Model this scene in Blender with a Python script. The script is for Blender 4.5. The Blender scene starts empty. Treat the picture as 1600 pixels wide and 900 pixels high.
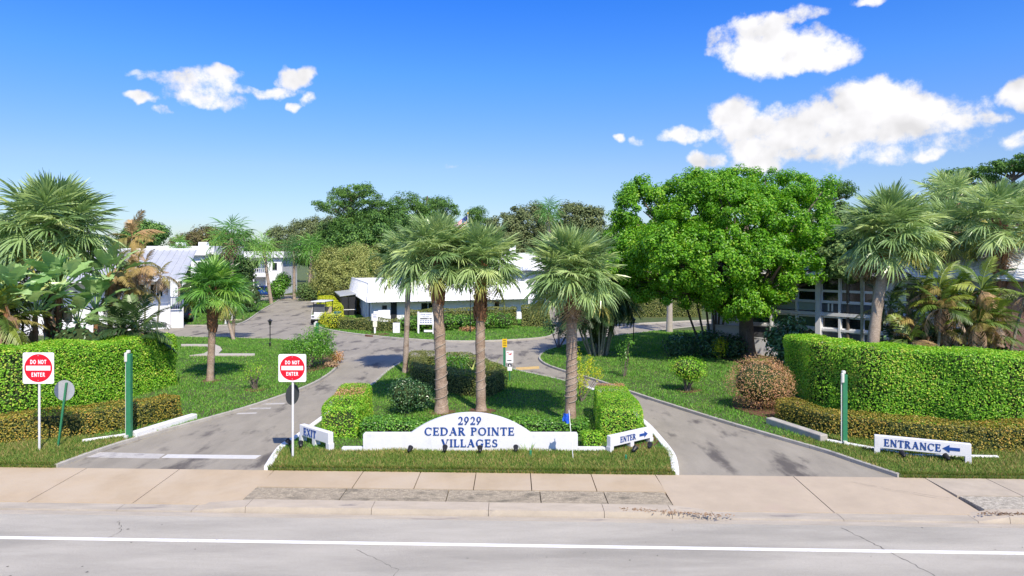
import bpy, bmesh, math, random
import numpy as np
from mathutils import Vector, Matrix, Euler

# ------------------------------------------------------------------ camera / world / sun
scene = bpy.context.scene
F, YH, H = 1067.0, 395.0, 6.0          # focal length and horizon row of the photograph (1600 x 900), eye height
cam_data = bpy.data.cameras.new("camera")
cam = bpy.data.objects.new("camera", cam_data)
scene.collection.objects.link(cam)
cam.location = (0, 0, H)
cam.rotation_euler = (math.radians(90), 0, 0)
cam_data.sensor_width = 36.0
cam_data.lens = 36.0 * F / 1600.0
cam_data.shift_y = -(450.0 - YH) / 1600.0
cam_data.clip_end = 6000
cam_data.clip_start = 0.1
scene.camera = cam

SUN_EL = math.radians(49)
SUN_AZ = math.atan2(0.39, -0.92)       # clockwise from +Y
sun_dir = Vector((math.sin(SUN_AZ) * math.cos(SUN_EL), math.cos(SUN_AZ) * math.cos(SUN_EL), math.sin(SUN_EL)))
sd = bpy.data.lights.new("sun", 'SUN')
sd.energy = 4.6
sd.angle = math.radians(0.5)
sd.color = (1.0, 0.91, 0.77)
sun = bpy.data.objects.new("sun", sd)
scene.collection.objects.link(sun)
sun.rotation_euler = (-sun_dir).to_track_quat('-Z', 'Y').to_euler()
sun.location = (30, -60, 90)

scene.view_settings.view_transform = 'Standard'
scene.view_settings.look = 'None'
scene.view_settings.exposure = 0.42
scene.view_settings.gamma = 1.0
scene.view_settings.use_curve_mapping = False
scene.render.engine = 'CYCLES'
scene.cycles.max_bounces = 6
scene.cycles.transparent_max_bounces = 8
scene.cycles.sample_clamp_indirect = 8

CLOUDS = [  # px, py, half width, half height, strength
    (318,136,60,28,.92),(345,120,30,16,.95),(266,124,44,15,.8),(300,120,26,14,.8),(225,118,24,7,.6),(400,143,56,9,.75),(330,158,60,14,.8),
    (452,124,22,17,1.1),(478,122,20,16,1.1),(222,156,22,8,.85),(481,160,13,8,.7),(459,169,8,6,.75),(254,175,9,7,.45),(375,113,14,7,.4),
    (1215,82,80,36,1.3),(1190,50,48,32,1.1),(1232,24,46,13,.85),(1288,82,50,28,1.25),(1135,86,28,12,.7),(1122,62,12,14,.4),
    (1300,196,170,40,1.3),(1366,162,70,38,1.25),(1432,172,56,28,1.1),(1150,176,36,26,1.1),(1090,208,66,12,.9),(1185,232,52,40,1.1),
    (1210,200,110,30,1.1),(1460,196,74,20,.95),(1534,186,34,12,.8),(1280,228,110,24,.95),(1452,243,26,13,.9),(1400,226,110,28,.62),
    (1592,146,28,22,1.2),(970,219,10,6,.75),(1010,223,20,8,.65),(1100,252,26,16,1.1),(1362,0,28,7,.9),(1592,222,24,13,.6),
    (726,258,22,5,.38),
]
def make_world():
    w = bpy.data.worlds.new("World")
    scene.world = w
    w.use_nodes = True
    nt = w.node_tree
    nt.nodes.clear()
    N, L = nt.nodes.new, nt.links.new
    out = N('ShaderNodeOutputWorld')
    bg = N('ShaderNodeBackground')
    bg.inputs['Strength'].default_value = 0.15
    sky = N('ShaderNodeTexSky')
    sky.sky_type = 'NISHITA'
    sky.sun_disc = False
    sky.sun_elevation = SUN_EL
    sky.sun_rotation = SUN_AZ
    sky.air_density = 1.0
    sky.dust_density = 0.25
    sky.ozone_density = 2.0
    tc = N('ShaderNodeTexCoord')
    nrm = N('ShaderNodeVectorMath'); nrm.operation = 'NORMALIZE'
    L(tc.outputs['Generated'], nrm.inputs[0])
    dirv = nrm.outputs[0]
    sep = N('ShaderNodeSeparateXYZ'); L(dirv, sep.inputs[0])
    ramp = N('ShaderNodeValToRGB')          # the deep saturated blue of a dry winter sky overhead
    cr = ramp.color_ramp
    cr.elements[0].position = 0.0; cr.elements[0].color = SKY_RAMP[0]
    cr.elements[1].position = 0.42; cr.elements[1].color = SKY_RAMP[3]
    e = cr.elements.new(0.12); e.color = SKY_RAMP[1]
    e = cr.elements.new(0.25); e.color = SKY_RAMP[2]
    L(sep.outputs[2], ramp.inputs[0])
    mul = N('ShaderNodeMixRGB'); mul.blend_type = 'MULTIPLY'; mul.inputs[0].default_value = 1.0
    L(sky.outputs[0], mul.inputs[1]); L(ramp.outputs[0], mul.inputs[2])
    # clouds, as directions of the sky
    def M(op, a, b=None):
        n = N('ShaderNodeMath'); n.operation = op
        for i, v in enumerate((a, b)):
            if v is None: continue
            if isinstance(v, (int, float)): n.inputs[i].default_value = v
            else: L(v, n.inputs[i])
        return n.outputs[0]
    def noise(scale, detail, rough, off=None):
        n = N('ShaderNodeTexNoise'); n.noise_dimensions = '3D'
        n.inputs['Scale'].default_value = scale; n.inputs['Detail'].default_value = detail; n.inputs['Roughness'].default_value = rough
        if off is None: L(dirv, n.inputs['Vector'])
        else:
            a = N('ShaderNodeVectorMath'); a.operation = 'ADD'; L(dirv, a.inputs[0]); a.inputs[1].default_value = off
            L(a.outputs[0], n.inputs['Vector'])
        return n.outputs['Fac']
    n1 = noise(24, 12, .65)
    n2 = noise(15, 3, .5, (0, 0, .024)); n3 = noise(15, 3, .5)
    warp = N('ShaderNodeTexNoise'); warp.inputs['Scale'].default_value = 22; warp.inputs['Detail'].default_value = 3
    L(dirv, warp.inputs['Vector'])
    wv = N('ShaderNodeVectorMath'); wv.operation = 'MULTIPLY_ADD'
    L(warp.outputs['Color'], wv.inputs[0]); wv.inputs[1].default_value = (.036, .036, .036); 
    ws = N('ShaderNodeVectorMath'); ws.operation = 'SUBTRACT'; L(dirv, ws.inputs[0]); ws.inputs[1].default_value = (.018, .018, .018)
    L(ws.outputs[0], wv.inputs[2])
    wdir = wv.outputs[0]
    field = None
    for px, py, hw, hh, s in CLOUDS:
        c = Vector(((px - 800) / F, 1, (YH - py) / F)); k = c.length; c.normalize()
        r = Vector((0, 0, 1)).cross(c).normalized() * -1; r = Vector((c.y, -c.x, 0)).normalized(); u = r.cross(c).normalized()
        sub = N('ShaderNodeVectorMath'); sub.operation = 'SUBTRACT'; L(wdir, sub.inputs[0]); sub.inputs[1].default_value = c
        def dot(v):
            d = N('ShaderNodeVectorMath'); d.operation = 'DOT_PRODUCT'; L(sub.outputs[0], d.inputs[0]); d.inputs[1].default_value = v
            return d.outputs['Value']
        a = dot(r * (F * k / (hw * 1.25))); b = dot(u * (F * k / (hh * 1.25))); q = dot(c * 6)
        d2 = M('ADD', M('ADD', M('MULTIPLY', a, a), M('MULTIPLY', b, b)), M('MULTIPLY', q, q))
        g = M('MULTIPLY', M('SUBTRACT', 1.0, d2), s)
        g = M('MINIMUM', g, s * .8)
        field = g if field is None else M('MAXIMUM', field, g)
    # scattered fair-weather clouds added outside the view, for a whiter fill light
    n4 = noise(3.2, 4, .5)
    hi = N('ShaderNodeMapRange'); hi.inputs['From Min'].default_value = .44; hi.inputs['From Max'].default_value = .56; L(sep.outputs[2], hi.inputs['Value'])
    bk = N('ShaderNodeMapRange'); bk.inputs['From Min'].default_value = .35; bk.inputs['From Max'].default_value = .0; L(sep.outputs[1], bk.inputs['Value'])
    up = N('ShaderNodeMapRange'); up.inputs['From Min'].default_value = .08; up.inputs['From Max'].default_value = .2; L(sep.outputs[2], up.inputs['Value'])
    els = M('MULTIPLY', M('MAXIMUM', hi.outputs[0], bk.outputs[0]), up.outputs[0])
    rest = M('SUBTRACT', M('MULTIPLY', M('MULTIPLY', M('SUBTRACT', n4, .52), 9.0), els), M('SUBTRACT', 1.0, els))
    field = M('MAXIMUM', field, M('MINIMUM', rest, .9))
    dens = M('ADD', field, M('MULTIPLY', M('SUBTRACT', n1, .5), 2.5))
    mr = N('ShaderNodeMapRange'); mr.interpolation_type = 'SMOOTHSTEP'
    mr.inputs['From Min'].default_value = .10; mr.inputs['From Max'].default_value = .86
    L(dens, mr.inputs['Value'])
    # fluffy relief: brighter where the puff thins towards its top
    rel = M('ADD', M('MULTIPLY', M('SUBTRACT', n3, n2), 1.1), M('MULTIPLY', M('SUBTRACT', n1, .5), .25))
    br = M('ADD', rel, 1.0)
    br = M('MINIMUM', M('MAXIMUM', br, .80), 1.06)
    col = N('ShaderNodeMixRGB'); col.blend_type = 'MULTIPLY'; col.inputs[0].default_value = 1.0
    col.inputs[1].default_value = CLOUD_COL
    L(br, col.inputs[2])
    mix = N('ShaderNodeMixRGB'); L(mr.outputs[0], mix.inputs[0]); L(mul.outputs[0], mix.inputs[1]); L(col.outputs[0], mix.inputs[2])
    L(mix.outputs[0], bg.inputs['Color'])
    L(bg.outputs[0], out.inputs['Surface'])
SKY_RAMP = [(.43, .49, .60, 1), (.46, .54, .73, 1), (.27, .56, 1.03, 1), (.058, .44, 1.18, 1)]
CLOUD_COL = (4.9, 4.85, 4.95, 1)
make_world()

# ------------------------------------------------------------------ helpers
col = scene.collection
R = math.radians
rnd = random.Random(7)
rng = np.random.default_rng(7)
def G(px, py, z=0.0):
    d = F * (H - z) / (py - YH)
    return Vector(((px - 800) * d / F, d, z))
def X(px, d): return (px - 800) * d / F
def Z(py, d): return H - (py - YH) * d / F
def A(px, py, d): return Vector((X(px, d), d, Z(py, d)))

def wloc(o):
    v = Vector((0, 0, 0))
    while o is not None:
        v += o.location; o = o.parent
    return v
def tag(o, label=None, cat=None, group=None, kind=None):
    if label: o['label'] = label
    if cat: o['category'] = cat
    if group: o['group'] = group
    if kind: o['kind'] = kind
    return o
def thing(name, label, cat, loc=(0, 0, 0), rz=0, group=None):
    o = bpy.data.objects.new(name, None)
    o.empty_display_size = .2
    col.objects.link(o)
    o.location = loc; o.rotation_euler = (0, 0, rz)
    return tag(o, label, cat, group)
def link(name, mesh, parent=None, loc=(0, 0, 0), rot=None, scale=None):
    o = bpy.data.objects.new(name, mesh)
    col.objects.link(o)
    if parent is not None: o.parent = parent
    o.location = loc
    if rot is not None: o.rotation_euler = rot
    if scale is not None: o.scale = (scale,) * 3 if isinstance(scale, (int, float)) else scale
    return o
def copy_tree(o, parent=None, top=True):
    c = o.copy(); col.objects.link(c)
    if not top: c.parent = parent
    for ch in list(o.children): copy_tree(ch, c, False)
    return c

class MB:
    """collects numpy chunks of vertices and same-sized faces, with a material slot each"""
    def __init__(s): s.v = []; s.f = []; s.n = 0
    def add(s, v, f, m=0):
        v = np.asarray(v, float).reshape(-1, 3)
        if isinstance(f, np.ndarray): s.f.append((f + s.n, m))
        else:
            for k in sorted(set(len(q) for q in f)):
                s.f.append((np.array([q for q in f if len(q) == k], int) + s.n, m))
        s.v.append(v); s.n += len(v); return s
    def box(s, c, size, rz=0, m=0, M=None):
        x, y, z = [q / 2 for q in size]
        v = np.array([(-x,-y,-z),(x,-y,-z),(x,y,-z),(-x,y,-z),(-x,-y,z),(x,-y,z),(x,y,z),(-x,y,z)])
        if rz:
            a, b = math.cos(rz), math.sin(rz)
            v = np.stack([v[:,0]*a - v[:,1]*b, v[:,0]*b + v[:,1]*a, v[:,2]], 1)
        if M is not None: v = v @ np.array(M.to_3x3()).T
        return s.add(v + np.array(c), np.array([(0,3,2,1),(4,5,6,7),(0,1,5,4),(1,2,6,5),(2,3,7,6),(3,0,4,7)]), m)
    def beam(s, a, b, w, h, m=0):
        """a box from a to b, w wide, h high"""
        a, b = Vector(a), Vector(b); t = (b - a); l = t.length; t.normalize()
        sd = t.cross(Vector((0, 0, 1)))
        if sd.length < 1e-3: sd = Vector((1, 0, 0))
        sd.normalize(); up = sd.cross(t)
        v = []
        for p in (a, b):
            for i, j in ((-1,-1),(1,-1),(1,1),(-1,1)): v.append(p + sd * (w / 2 * i) + up * (h / 2 * j))
        return s.add(np.array([tuple(q) for q in v]), np.array([(0,1,2,3),(7,6,5,4),(0,4,5,1),(1,5,6,2),(2,6,7,3),(3,7,4,0)]), m)
    def prism(s, poly, z0, z1, m=0, bottom=True):
        n = len(poly)
        ar = sum(poly[i][0]*poly[(i+1)%n][1] - poly[(i+1)%n][0]*poly[i][1] for i in range(n))
        if ar < 0: poly = poly[::-1]
        v = [(p[0], p[1], z0) for p in poly] + [(p[0], p[1], z1) for p in poly]
        f = [tuple(range(n, 2 * n))] + [(i, (i+1) % n, n + (i+1) % n, n + i) for i in range(n)]
        if bottom: f.append(tuple(range(n - 1, -1, -1)))
        return s.add(v, f, m)
    def tube(s, path, rad, n=8, m=0, cap=True):
        P = np.array([tuple(p) for p in path], float)
        if isinstance(rad, (int, float)): rad = [rad] * len(P)
        T = np.gradient(P, axis=0); T /= np.linalg.norm(T, axis=1, keepdims=True) + 1e-9
        ref = np.array([0, 0, 1.0]) if abs(T[0][2]) < .8 else np.array([1.0, 0, 0])
        V = []
        for i in range(len(P)):
            a = np.cross(T[i], ref); a /= np.linalg.norm(a) + 1e-9
            b = np.cross(T[i], a)
            if i and np.dot(a, pa) < 0: a, b = -a, -b
            pa = a
            for k in range(n):
                t = 2 * math.pi * k / n
                V.append(P[i] + rad[i] * (math.cos(t) * a + math.sin(t) * b))
        f = []
        for i in range(len(P) - 1):
            for k in range(n):
                k2 = (k + 1) % n
                f.append((i*n + k, i*n + k2, (i+1)*n + k2, (i+1)*n + k))
        s.add(V, np.array(f), m)
        if cap:
            s.add(V[:n], [tuple(range(n - 1, -1, -1))], m); s.add(V[-n:], [tuple(range(n))], m)
        return s
    def ball(s, c, r, nu=10, nv=6, m=0):
        rx, ry, rz = (r,)*3 if isinstance(r, (int, float)) else r
        V = [(c[0], c[1], c[2] - rz)]
        for j in range(1, nv):
            t = -math.pi/2 + math.pi * j / nv
            for i in range(nu):
                p = 2 * math.pi * i / nu
                V.append((c[0] + rx*math.cos(t)*math.cos(p), c[1] + ry*math.cos(t)*math.sin(p), c[2] + rz*math.sin(t)))
        V.append((c[0], c[1], c[2] + rz))
        f = [(0, 1 + (i+1) % nu, 1 + i) for i in range(nu)]
        for j in range(nv - 2):
            for i in range(nu):
                a = 1 + j*nu; f.append((a + i, a + (i+1) % nu, a + nu + (i+1) % nu, a + nu + i))
        l = len(V) - 1; a = 1 + (nv - 2) * nu
        f += [(a + i, a + (i+1) % nu, l) for i in range(nu)]
        return s.add(V, f, m)
    def mesh(s, name, mats, smooth=False, off=None):
        me = bpy.data.meshes.new(name)
        V = np.concatenate(s.v).astype(np.float32)
        if off is not None: V = V - np.array(off, np.float32)
        me.vertices.add(len(V)); me.vertices.foreach_set('co', V.ravel())
        nl = sum(f.size for f, m in s.f); nf = sum(len(f) for f, m in s.f)
        me.loops.add(nl); me.polygons.add(nf)
        me.loops.foreach_set('vertex_index', np.concatenate([f.ravel() for f, m in s.f]).astype(np.int32))
        tot = np.concatenate([np.full(len(f), f.shape[1]) for f, m in s.f])
        st = np.concatenate([[0], np.cumsum(tot)[:-1]])
        me.polygons.foreach_set('loop_start', st.astype(np.int32))
        try: me.polygons.foreach_set('loop_total', tot.astype(np.int32))
        except Exception: pass
        if not isinstance(mats, (list, tuple)): mats = [mats]
        for q in mats: me.materials.append(q)
        if len(mats) > 1:
            me.polygons.foreach_set('material_index', np.concatenate([np.full(len(f), m) for f, m in s.f]).astype(np.int32))
        me.polygons.foreach_set('use_smooth', np.full(nf, bool(smooth)))
        me.update(calc_edges=True)
        me.validate()
        return me
    def build(s, name, mats, parent=None, loc=None, smooth=False):
        """vertices are in world space; loc (or the parent's place) becomes the origin"""
        if parent is not None: off = wloc(parent); l = (0, 0, 0)
        else: off = Vector(loc) if loc is not None else Vector((0, 0, 0)); l = off
        return link(name, s.mesh(name, mats, smooth, off), parent, l)

def bevel(o, w, seg=2):
    bm = bmesh.new(); bm.from_mesh(o.data)
    bmesh.ops.remove_doubles(bm, verts=bm.verts, dist=1e-5)
    ed = [e for e in bm.edges if len(e.link_faces) == 2 and e.calc_face_angle(0) > .5]
    bmesh.ops.bevel(bm, geom=ed, offset=w, segments=seg, affect='EDGES', profile=.5)
    bm.to_mesh(o.data); bm.free(); return o

def catmull(pts, n=5):
    P = [Vector(p) for p in pts]; out = []
    for i in range(len(P) - 1):
        p0 = P[max(i-1, 0)]; p1 = P[i]; p2 = P[i+1]; p3 = P[min(i+2, len(P)-1)]
        for k in range(n):
            t = k / n
            out.append(.5 * ((2*p1) + (p2-p0)*t + (2*p0 - 5*p1 + 4*p2 - p3)*t*t + (3*p1 - p0 - 3*p2 + p3)*t**3))
    out.append(P[-1]); return out

# ------------------------------------------------------------------ materials
def nodes_of(name):
    m = bpy.data.materials.new(name); m.use_nodes = True
    nt = m.node_tree
    return m, nt, nt.nodes.new, nt.links.new, nt.nodes['Principled BSDF']
def setin(b, k, v):
    if k in b.inputs: b.inputs[k].default_value = v
def ramp_of(N, stops):
    r = N('ShaderNodeValToRGB'); e = r.color_ramp.elements
    e[0].position, e[0].color = stops[0][0], (*stops[0][1], 1)
    e[1].position, e[1].color = stops[-1][0], (*stops[-1][1], 1)
    for p, c in stops[1:-1]:
        q = e.new(p); q.color = (*c, 1)
    return r
def surf(name, c, rough=.7, var=.12, scale=3.0, bump=.0, bscale=60, fine=.0, spec=.4, stretch=None, metal=0, c2=None, cscale=.6, cedge=(.45,.62)):
    """base colour broken up by two noises (grain and wear), optional second colour in large blotches"""
    m, nt, N, L, b = nodes_of(name)
    setin(b, 'Roughness', rough); setin(b, 'Specular IOR Level', spec); setin(b, 'Metallic', metal)
    g = N('ShaderNodeNewGeometry')
    pos = g.outputs['Position']
    if stretch:
        mp = N('ShaderNodeMapping'); mp.inputs['Scale'].default_value = stretch; L(pos, mp.inputs[0]); pos = mp.outputs[0]
    n = N('ShaderNodeTexNoise'); n.inputs['Scale'].default_value = scale; n.inputs['Detail'].default_value = 6; n.inputs['Roughness'].default_value = .65
    L(pos, n.inputs['Vector'])
    lo = tuple(q * (1 - var) for q in c); hi = tuple(min(1, q * (1 + var)) for q in c)
    r = ramp_of(N, [(.3, lo), (.7, hi)]); L(n.outputs['Fac'], r.inputs[0])
    cur = r.outputs[0]
    if c2:
        n2 = N('ShaderNodeTexNoise'); n2.inputs['Scale'].default_value = cscale; n2.inputs['Detail'].default_value = 7; n2.inputs['Roughness'].default_value = .6
        L(pos, n2.inputs['Vector'])
        mr = N('ShaderNodeMapRange'); mr.interpolation_type = 'SMOOTHSTEP'
        mr.inputs['From Min'].default_value = cedge[0]; mr.inputs['From Max'].default_value = cedge[1]; L(n2.outputs['Fac'], mr.inputs[0])
        mx = N('ShaderNodeMixRGB'); L(mr.outputs[0], mx.inputs[0]); L(cur, mx.inputs[1]); mx.inputs[2].default_value = (*c2, 1); cur = mx.outputs[0]
    if fine:
        n3 = N('ShaderNodeTexNoise'); n3.inputs['Scale'].default_value = bscale; n3.inputs['Detail'].default_value = 3; L(g.outputs['Position'], n3.inputs['Vector'])
        r3 = ramp_of(N, [(.35, (1 - fine,) * 3), (.65, (1 + fine,) * 3)]); L(n3.outputs['Fac'], r3.inputs[0])
        mx = N('ShaderNodeMixRGB'); mx.blend_type = 'MULTIPLY'; mx.inputs[0].default_value = 1; L(cur, mx.inputs[1]); L(r3.outputs[0], mx.inputs[2]); cur = mx.outputs[0]
    L(cur, b.inputs['Base Color'])
    if bump:
        n4 = N('ShaderNodeTexNoise'); n4.inputs['Scale'].default_value = bscale; n4.inputs['Detail'].default_value = 4; L(g.outputs['Position'], n4.inputs['Vector'])
        bp = N('ShaderNodeBump'); bp.inputs['Strength'].default_value = bump; bp.inputs['Distance'].default_value = .02
        L(n4.outputs['Fac'], bp.inputs['Height']); L(bp.outputs[0], b.inputs['Normal'])
    return m
LEAF_GAIN = 1.9
def leafm(name, stops, rough=.5, trans=.28, per='island', nscale=.9, nvar=.35, spec=.35, gain=None):
    """leaf: each leaf (loose island or object) takes its own colour; soft patches of paler and deeper growth; some light passes through"""
    m, nt, N, L, b = nodes_of(name)
    setin(b, 'Roughness', rough); setin(b, 'Specular IOR Level', spec)
    g = N('ShaderNodeNewGeometry')
    if per == 'island': rv = g.outputs['Random Per Island']
    else: rv = N('ShaderNodeObjectInfo').outputs['Random']
    stops = [(p, tuple(min(.62, q * (gain or LEAF_GAIN)) for q in c)) for p, c in stops]
    r = ramp_of(N, stops)
    n = N('ShaderNodeTexNoise'); n.inputs['Scale'].default_value = nscale; n.inputs['Detail'].default_value = 3; L(g.outputs['Position'], n.inputs['Vector'])
    a = N('ShaderNodeMath'); a.operation = 'MULTIPLY_ADD'; L(n.outputs['Fac'], a.inputs[0]); a.inputs[1].default_value = nvar * 2; a.inputs[2].default_value = -nvar
    s = N('ShaderNodeMath'); s.operation = 'ADD'; s.use_clamp = True; L(rv, s.inputs[0]); L(a.outputs[0], s.inputs[1])
    L(s.outputs[0], r.inputs[0]); L(r.outputs[0], b.inputs['Base Color'])
    if trans:
        t = N('ShaderNodeBsdfTranslucent'); 
        hs = N('ShaderNodeHueSaturation'); hs.inputs['Value'].default_value = 1.5; hs.inputs['Saturation'].default_value = 1.1; L(r.outputs[0], hs.inputs['Color']); L(hs.outputs[0], t.inputs['Color'])
        mx = N('ShaderNodeMixShader'); mx.inputs[0].default_value = trans
        L(b.outputs[0], mx.inputs[1]); L(t.outputs[0], mx.inputs[2]); L(mx.outputs[0], nt.nodes['Material Output'].inputs['Surface'])
    return m
def glass(name, c, rough=.08):
    m, nt, N, L, b = nodes_of(name)
    b.inputs['Base Color'].default_value = (*c, 1); setin(b, 'Roughness', rough); setin(b, 'Specular IOR Level', .8)
    return m
MT = {}
MT['street'] = surf('street_asphalt', (.38,.355,.298), .85, .15, .9, .25, 140, .24, c2=(.285,.268,.225), cscale=.35, cedge=(.48,.68), stretch=(.35,1.6,1))
MT['drive'] = surf('driveway_asphalt', (.285,.258,.205), .85, .14, .9, .25, 120, .16, c2=(.105,.093,.08), cscale=.62, cedge=(.52,.66), stretch=(1.5,.55,1))  # asphalt stains, plus streaks painted dark in place of frond shadows on the lanes
MT['slab'] = surf('sidewalk_concrete', (.43,.338,.225), .85, .08, 1.1, .1, 90, .05, c2=(.47,.385,.275), cscale=.28, cedge=(.42,.6))
MT['slab_pale'] = surf('apron_concrete', (.43,.355,.26), .85, .08, 1.0, .1, 90, .05, c2=(.43,.33,.26), cscale=.22, cedge=(.55,.72))
MT['slab_grey'] = surf('old_concrete', (.42,.36,.275), .85, .12, 2, .1, 90, .06)
MT['gutter'] = surf('gutter_concrete', (.39,.345,.275), .85, .16, 1.5, .1, 90, .08, c2=(.20,.18,.17), cscale=.8, cedge=(.60,.75), stretch=(.5,2.5,1))
MT['curb'] = surf('curb_concrete', (.43,.37,.285), .85, .12, 2.2, .1, 90, .06, c2=(.20,.18,.165), cscale=1.1, cedge=(.58,.70), stretch=(.6,2,1))
MT['strip'] = surf('lichen_stained_strip', (.33,.28,.20), .9, .35, 7, .4, 40, .3, c2=(.16,.14,.10), cscale=1.6, cedge=(.50,.70), stretch=(1,1.6,1))
MT['strip_pale'] = surf('stamped_strip', (.38,.345,.275), .9, .45, 9, .4, 40, .25)
MT['line'] = surf('road_paint', (.78,.78,.76), .7, .06, 5, 0, 90, .10, c2=(.50,.49,.46), cscale=7, cedge=(.60,.74))
MT['worn_line'] = surf('worn_paint', (.44,.42,.385), .8, .12, 5, 0, 60, .12, c2=(.30,.28,.265), cscale=2.4, cedge=(.52,.66))
MT['white_kerb'] = surf('white_painted_concrete', (.74,.74,.72), .7, .06, 3, .1, 60, .05, c2=(.45,.44,.41), cscale=2.5, cedge=(.62,.74))
MT['kerb'] = surf('kerb_concrete', (.40,.375,.325), .85, .14, 2.5, .1, 80, .08, c2=(.30,.28,.26), cscale=1.2, cedge=(.55,.7))
MT['soil'] = surf('lawn_soil', (.065,.095,.026), .95, .3, 1.2, .5, 60, .25, c2=(.10,.10,.04), cscale=.5, cedge=(.5,.7))
MT['terrain'] = surf('terrain', (.09,.12,.035), .95, .3, .2, 0, 40, .2)
MT['mulch'] = surf('mulch', (.13,.06,.035), .95, .4, 6, .6, 40, .35)
MT['path'] = surf('path_concrete', (.45,.41,.35), .85, .08, 2, 0, 60, .06)
MT['white'] = surf('white_paint', (.70,.70,.705), .5, .025, 2, 0, 40, .012, c2=(.54,.545,.54), cscale=1.7, cedge=(.54,.80), stretch=(1.6,1.6,.7))
MT['blue'] = surf('blue_letter', (.012,.06,.26), .45, .05, 4)
MT['red'] = surf('red_sign', (.62,.008,.025), .4, .05, 4, spec=.3)
MT['signwhite'] = surf('sign_white', (.84,.84,.84), .4, .02, 4)
MT['alu'] = surf('aluminium_sign_back', (.42,.44,.46), .5, .1, 4, metal=.2)
MT['darkdisc'] = surf('dark_sign_back', (.045,.05,.052), .5, .2, 6)
MT['post_white'] = surf('galvanised_white_post', (.66,.66,.65), .5, .1, 5)
MT['post_green'] = surf('green_painted_post', (.03,.19,.085), .5, .12, 6)
MT['cap'] = surf('lamp_cap', (.62,.62,.56), .4, .08, 6)
MT['black'] = surf('black_metal', (.012,.012,.013), .4, .2, 6)
MT['yellow'] = surf('yellow_sign', (.78,.50,.01), .45, .05, 6)
MT['ink'] = surf('sign_ink', (.03,.03,.035), .6, .1, 6)
MT['redink'] = surf('red_ink', (.6,.12,.12), .6, .1, 6)
MT['flagblue'] = surf('blue_flag', (.01,.09,.55), .6, .08, 6)
MT['wall'] = surf('white_stucco', (.78,.79,.81), .85, .04, 1.5, .1, 60, .02, c2=(.71,.725,.75), cscale=.4, cedge=(.5,.7))
MT['cream'] = surf('cream_stucco', (.66,.62,.56), .85, .06, 1.5, .1, 60, .02)
MT['roof'] = surf('white_metal_roof', (.80,.81,.82), .4, .04, 1.5, 0, 60, .02, c2=(.70,.71,.73), cscale=.4, cedge=(.5,.7))
MT['roofgrey'] = surf('grey_metal_roof', (.46,.48,.50), .4, .08, 1.2, 0, 60, .02, metal=.15)
MT['flatroof'] = surf('flat_roof', (.78,.78,.77), .8, .06, .8)
MT['frame'] = surf('window_frame', (.78,.79,.79), .5, .05, 3)
MT['glass'] = glass('window_glass', (.012,.016,.018))
MT['glass_teal'] = glass('teal_window_glass', (.02,.075,.06), .12)
MT['panel'] = surf('pale_green_panel', (.36,.43,.40), .6, .06, 2)
MT['dark'] = surf('dark_opening', (.02,.022,.025), .7, .2, 3)
MT['louver'] = surf('grey_louver', (.10,.105,.115), .5, .2, 3)
MT['bluedoor'] = surf('blue_door', (.03,.07,.18), .5, .1, 3)
MT['trunk'] = surf('sabal_bark', (.30,.215,.155), .9, .35, 9, .6, 30, .25, stretch=(1,1,2.2), c2=(.38,.29,.22), cscale=1.6, cedge=(.45,.65))
MT['trunk_pale'] = surf('pale_palm_bark', (.34,.27,.21), .9, .25, 9, .5, 30, .2, stretch=(1,1,2.2), c2=(.22,.15,.10), cscale=1.4, cedge=(.5,.7))
MT['boot'] = surf('palm_leaf_base', (.24,.115,.055), .9, .4, 9, .5, 30, .25)
MT['bark'] = surf('grey_bark', (.155,.125,.10), .9, .3, 6, .6, 25, .25, stretch=(1,1,.4))
MT['stem'] = surf('palm_stem', (.24,.23,.16), .7, .25, 6, 0, 30, .15)
MT['rope'] = surf('rope_light', (.42,.36,.29), .5, .08, 6)
MT['car'] = surf('blue_car_paint', (.01,.05,.26), .25, .05, 3, spec=.6)
MT['tyre'] = surf('tyre', (.015,.015,.016), .8, .2, 8)
MT['cartwhite'] = surf('cart_shell', (.72,.72,.71), .35, .04, 4)
MT['tealbin'] = surf('teal_bin', (.03,.14,.15), .5, .1, 4)

MT['lf_hedge'] = leafm('hedge_leaf', [(0,(.045,.12,.008)),(.45,(.10,.225,.014)),(.8,(.16,.29,.022)),(1,(.27,.37,.045))], .42, .30, gain=2.25)
MT['lf_lowhedge'] = leafm('bronze_hedge_leaf', [(0,(.05,.055,.010)),(.4,(.12,.115,.016)),(.75,(.21,.175,.025)),(1,(.30,.19,.04))], .45, .25)
MT['lf_lime'] = leafm('lime_leaf', [(0,(.20,.30,.012)),(.5,(.36,.46,.018)),(1,(.52,.56,.04))], .45, .3)
MT['lf_darkhedge'] = leafm('ficus_hedge_leaf', [(0,(.045,.062,.014)),(.5,(.10,.12,.028)),(1,(.18,.17,.05))], .45, .2)
MT['lf_mid'] = leafm('shrub_leaf', [(0,(.030,.085,.012)),(.5,(.06,.16,.016)),(1,(.13,.25,.03))], .35, .25, spec=.5)
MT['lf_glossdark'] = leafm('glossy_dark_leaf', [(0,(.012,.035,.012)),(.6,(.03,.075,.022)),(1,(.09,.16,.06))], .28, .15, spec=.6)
MT['lf_tree'] = leafm('big_tree_leaf', [(0,(.035,.11,.006)),(.4,(.08,.21,.012)),(.85,(.14,.295,.018)),(1,(.22,.32,.03))], .38, .32, nscale=.55, nvar=.3, gain=1.6)
MT['lf_red'] = leafm('copper_leaf', [(0,(.17,.15,.03)),(.35,(.27,.15,.065)),(.7,(.35,.17,.10)),(1,(.42,.24,.13))], .6, .25)
MT['lf_pine'] = leafm('pine_needles', [(0,(.022,.055,.014)),(.5,(.05,.115,.022)),(1,(.11,.19,.035))], .6, .15, nscale=.15)
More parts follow.
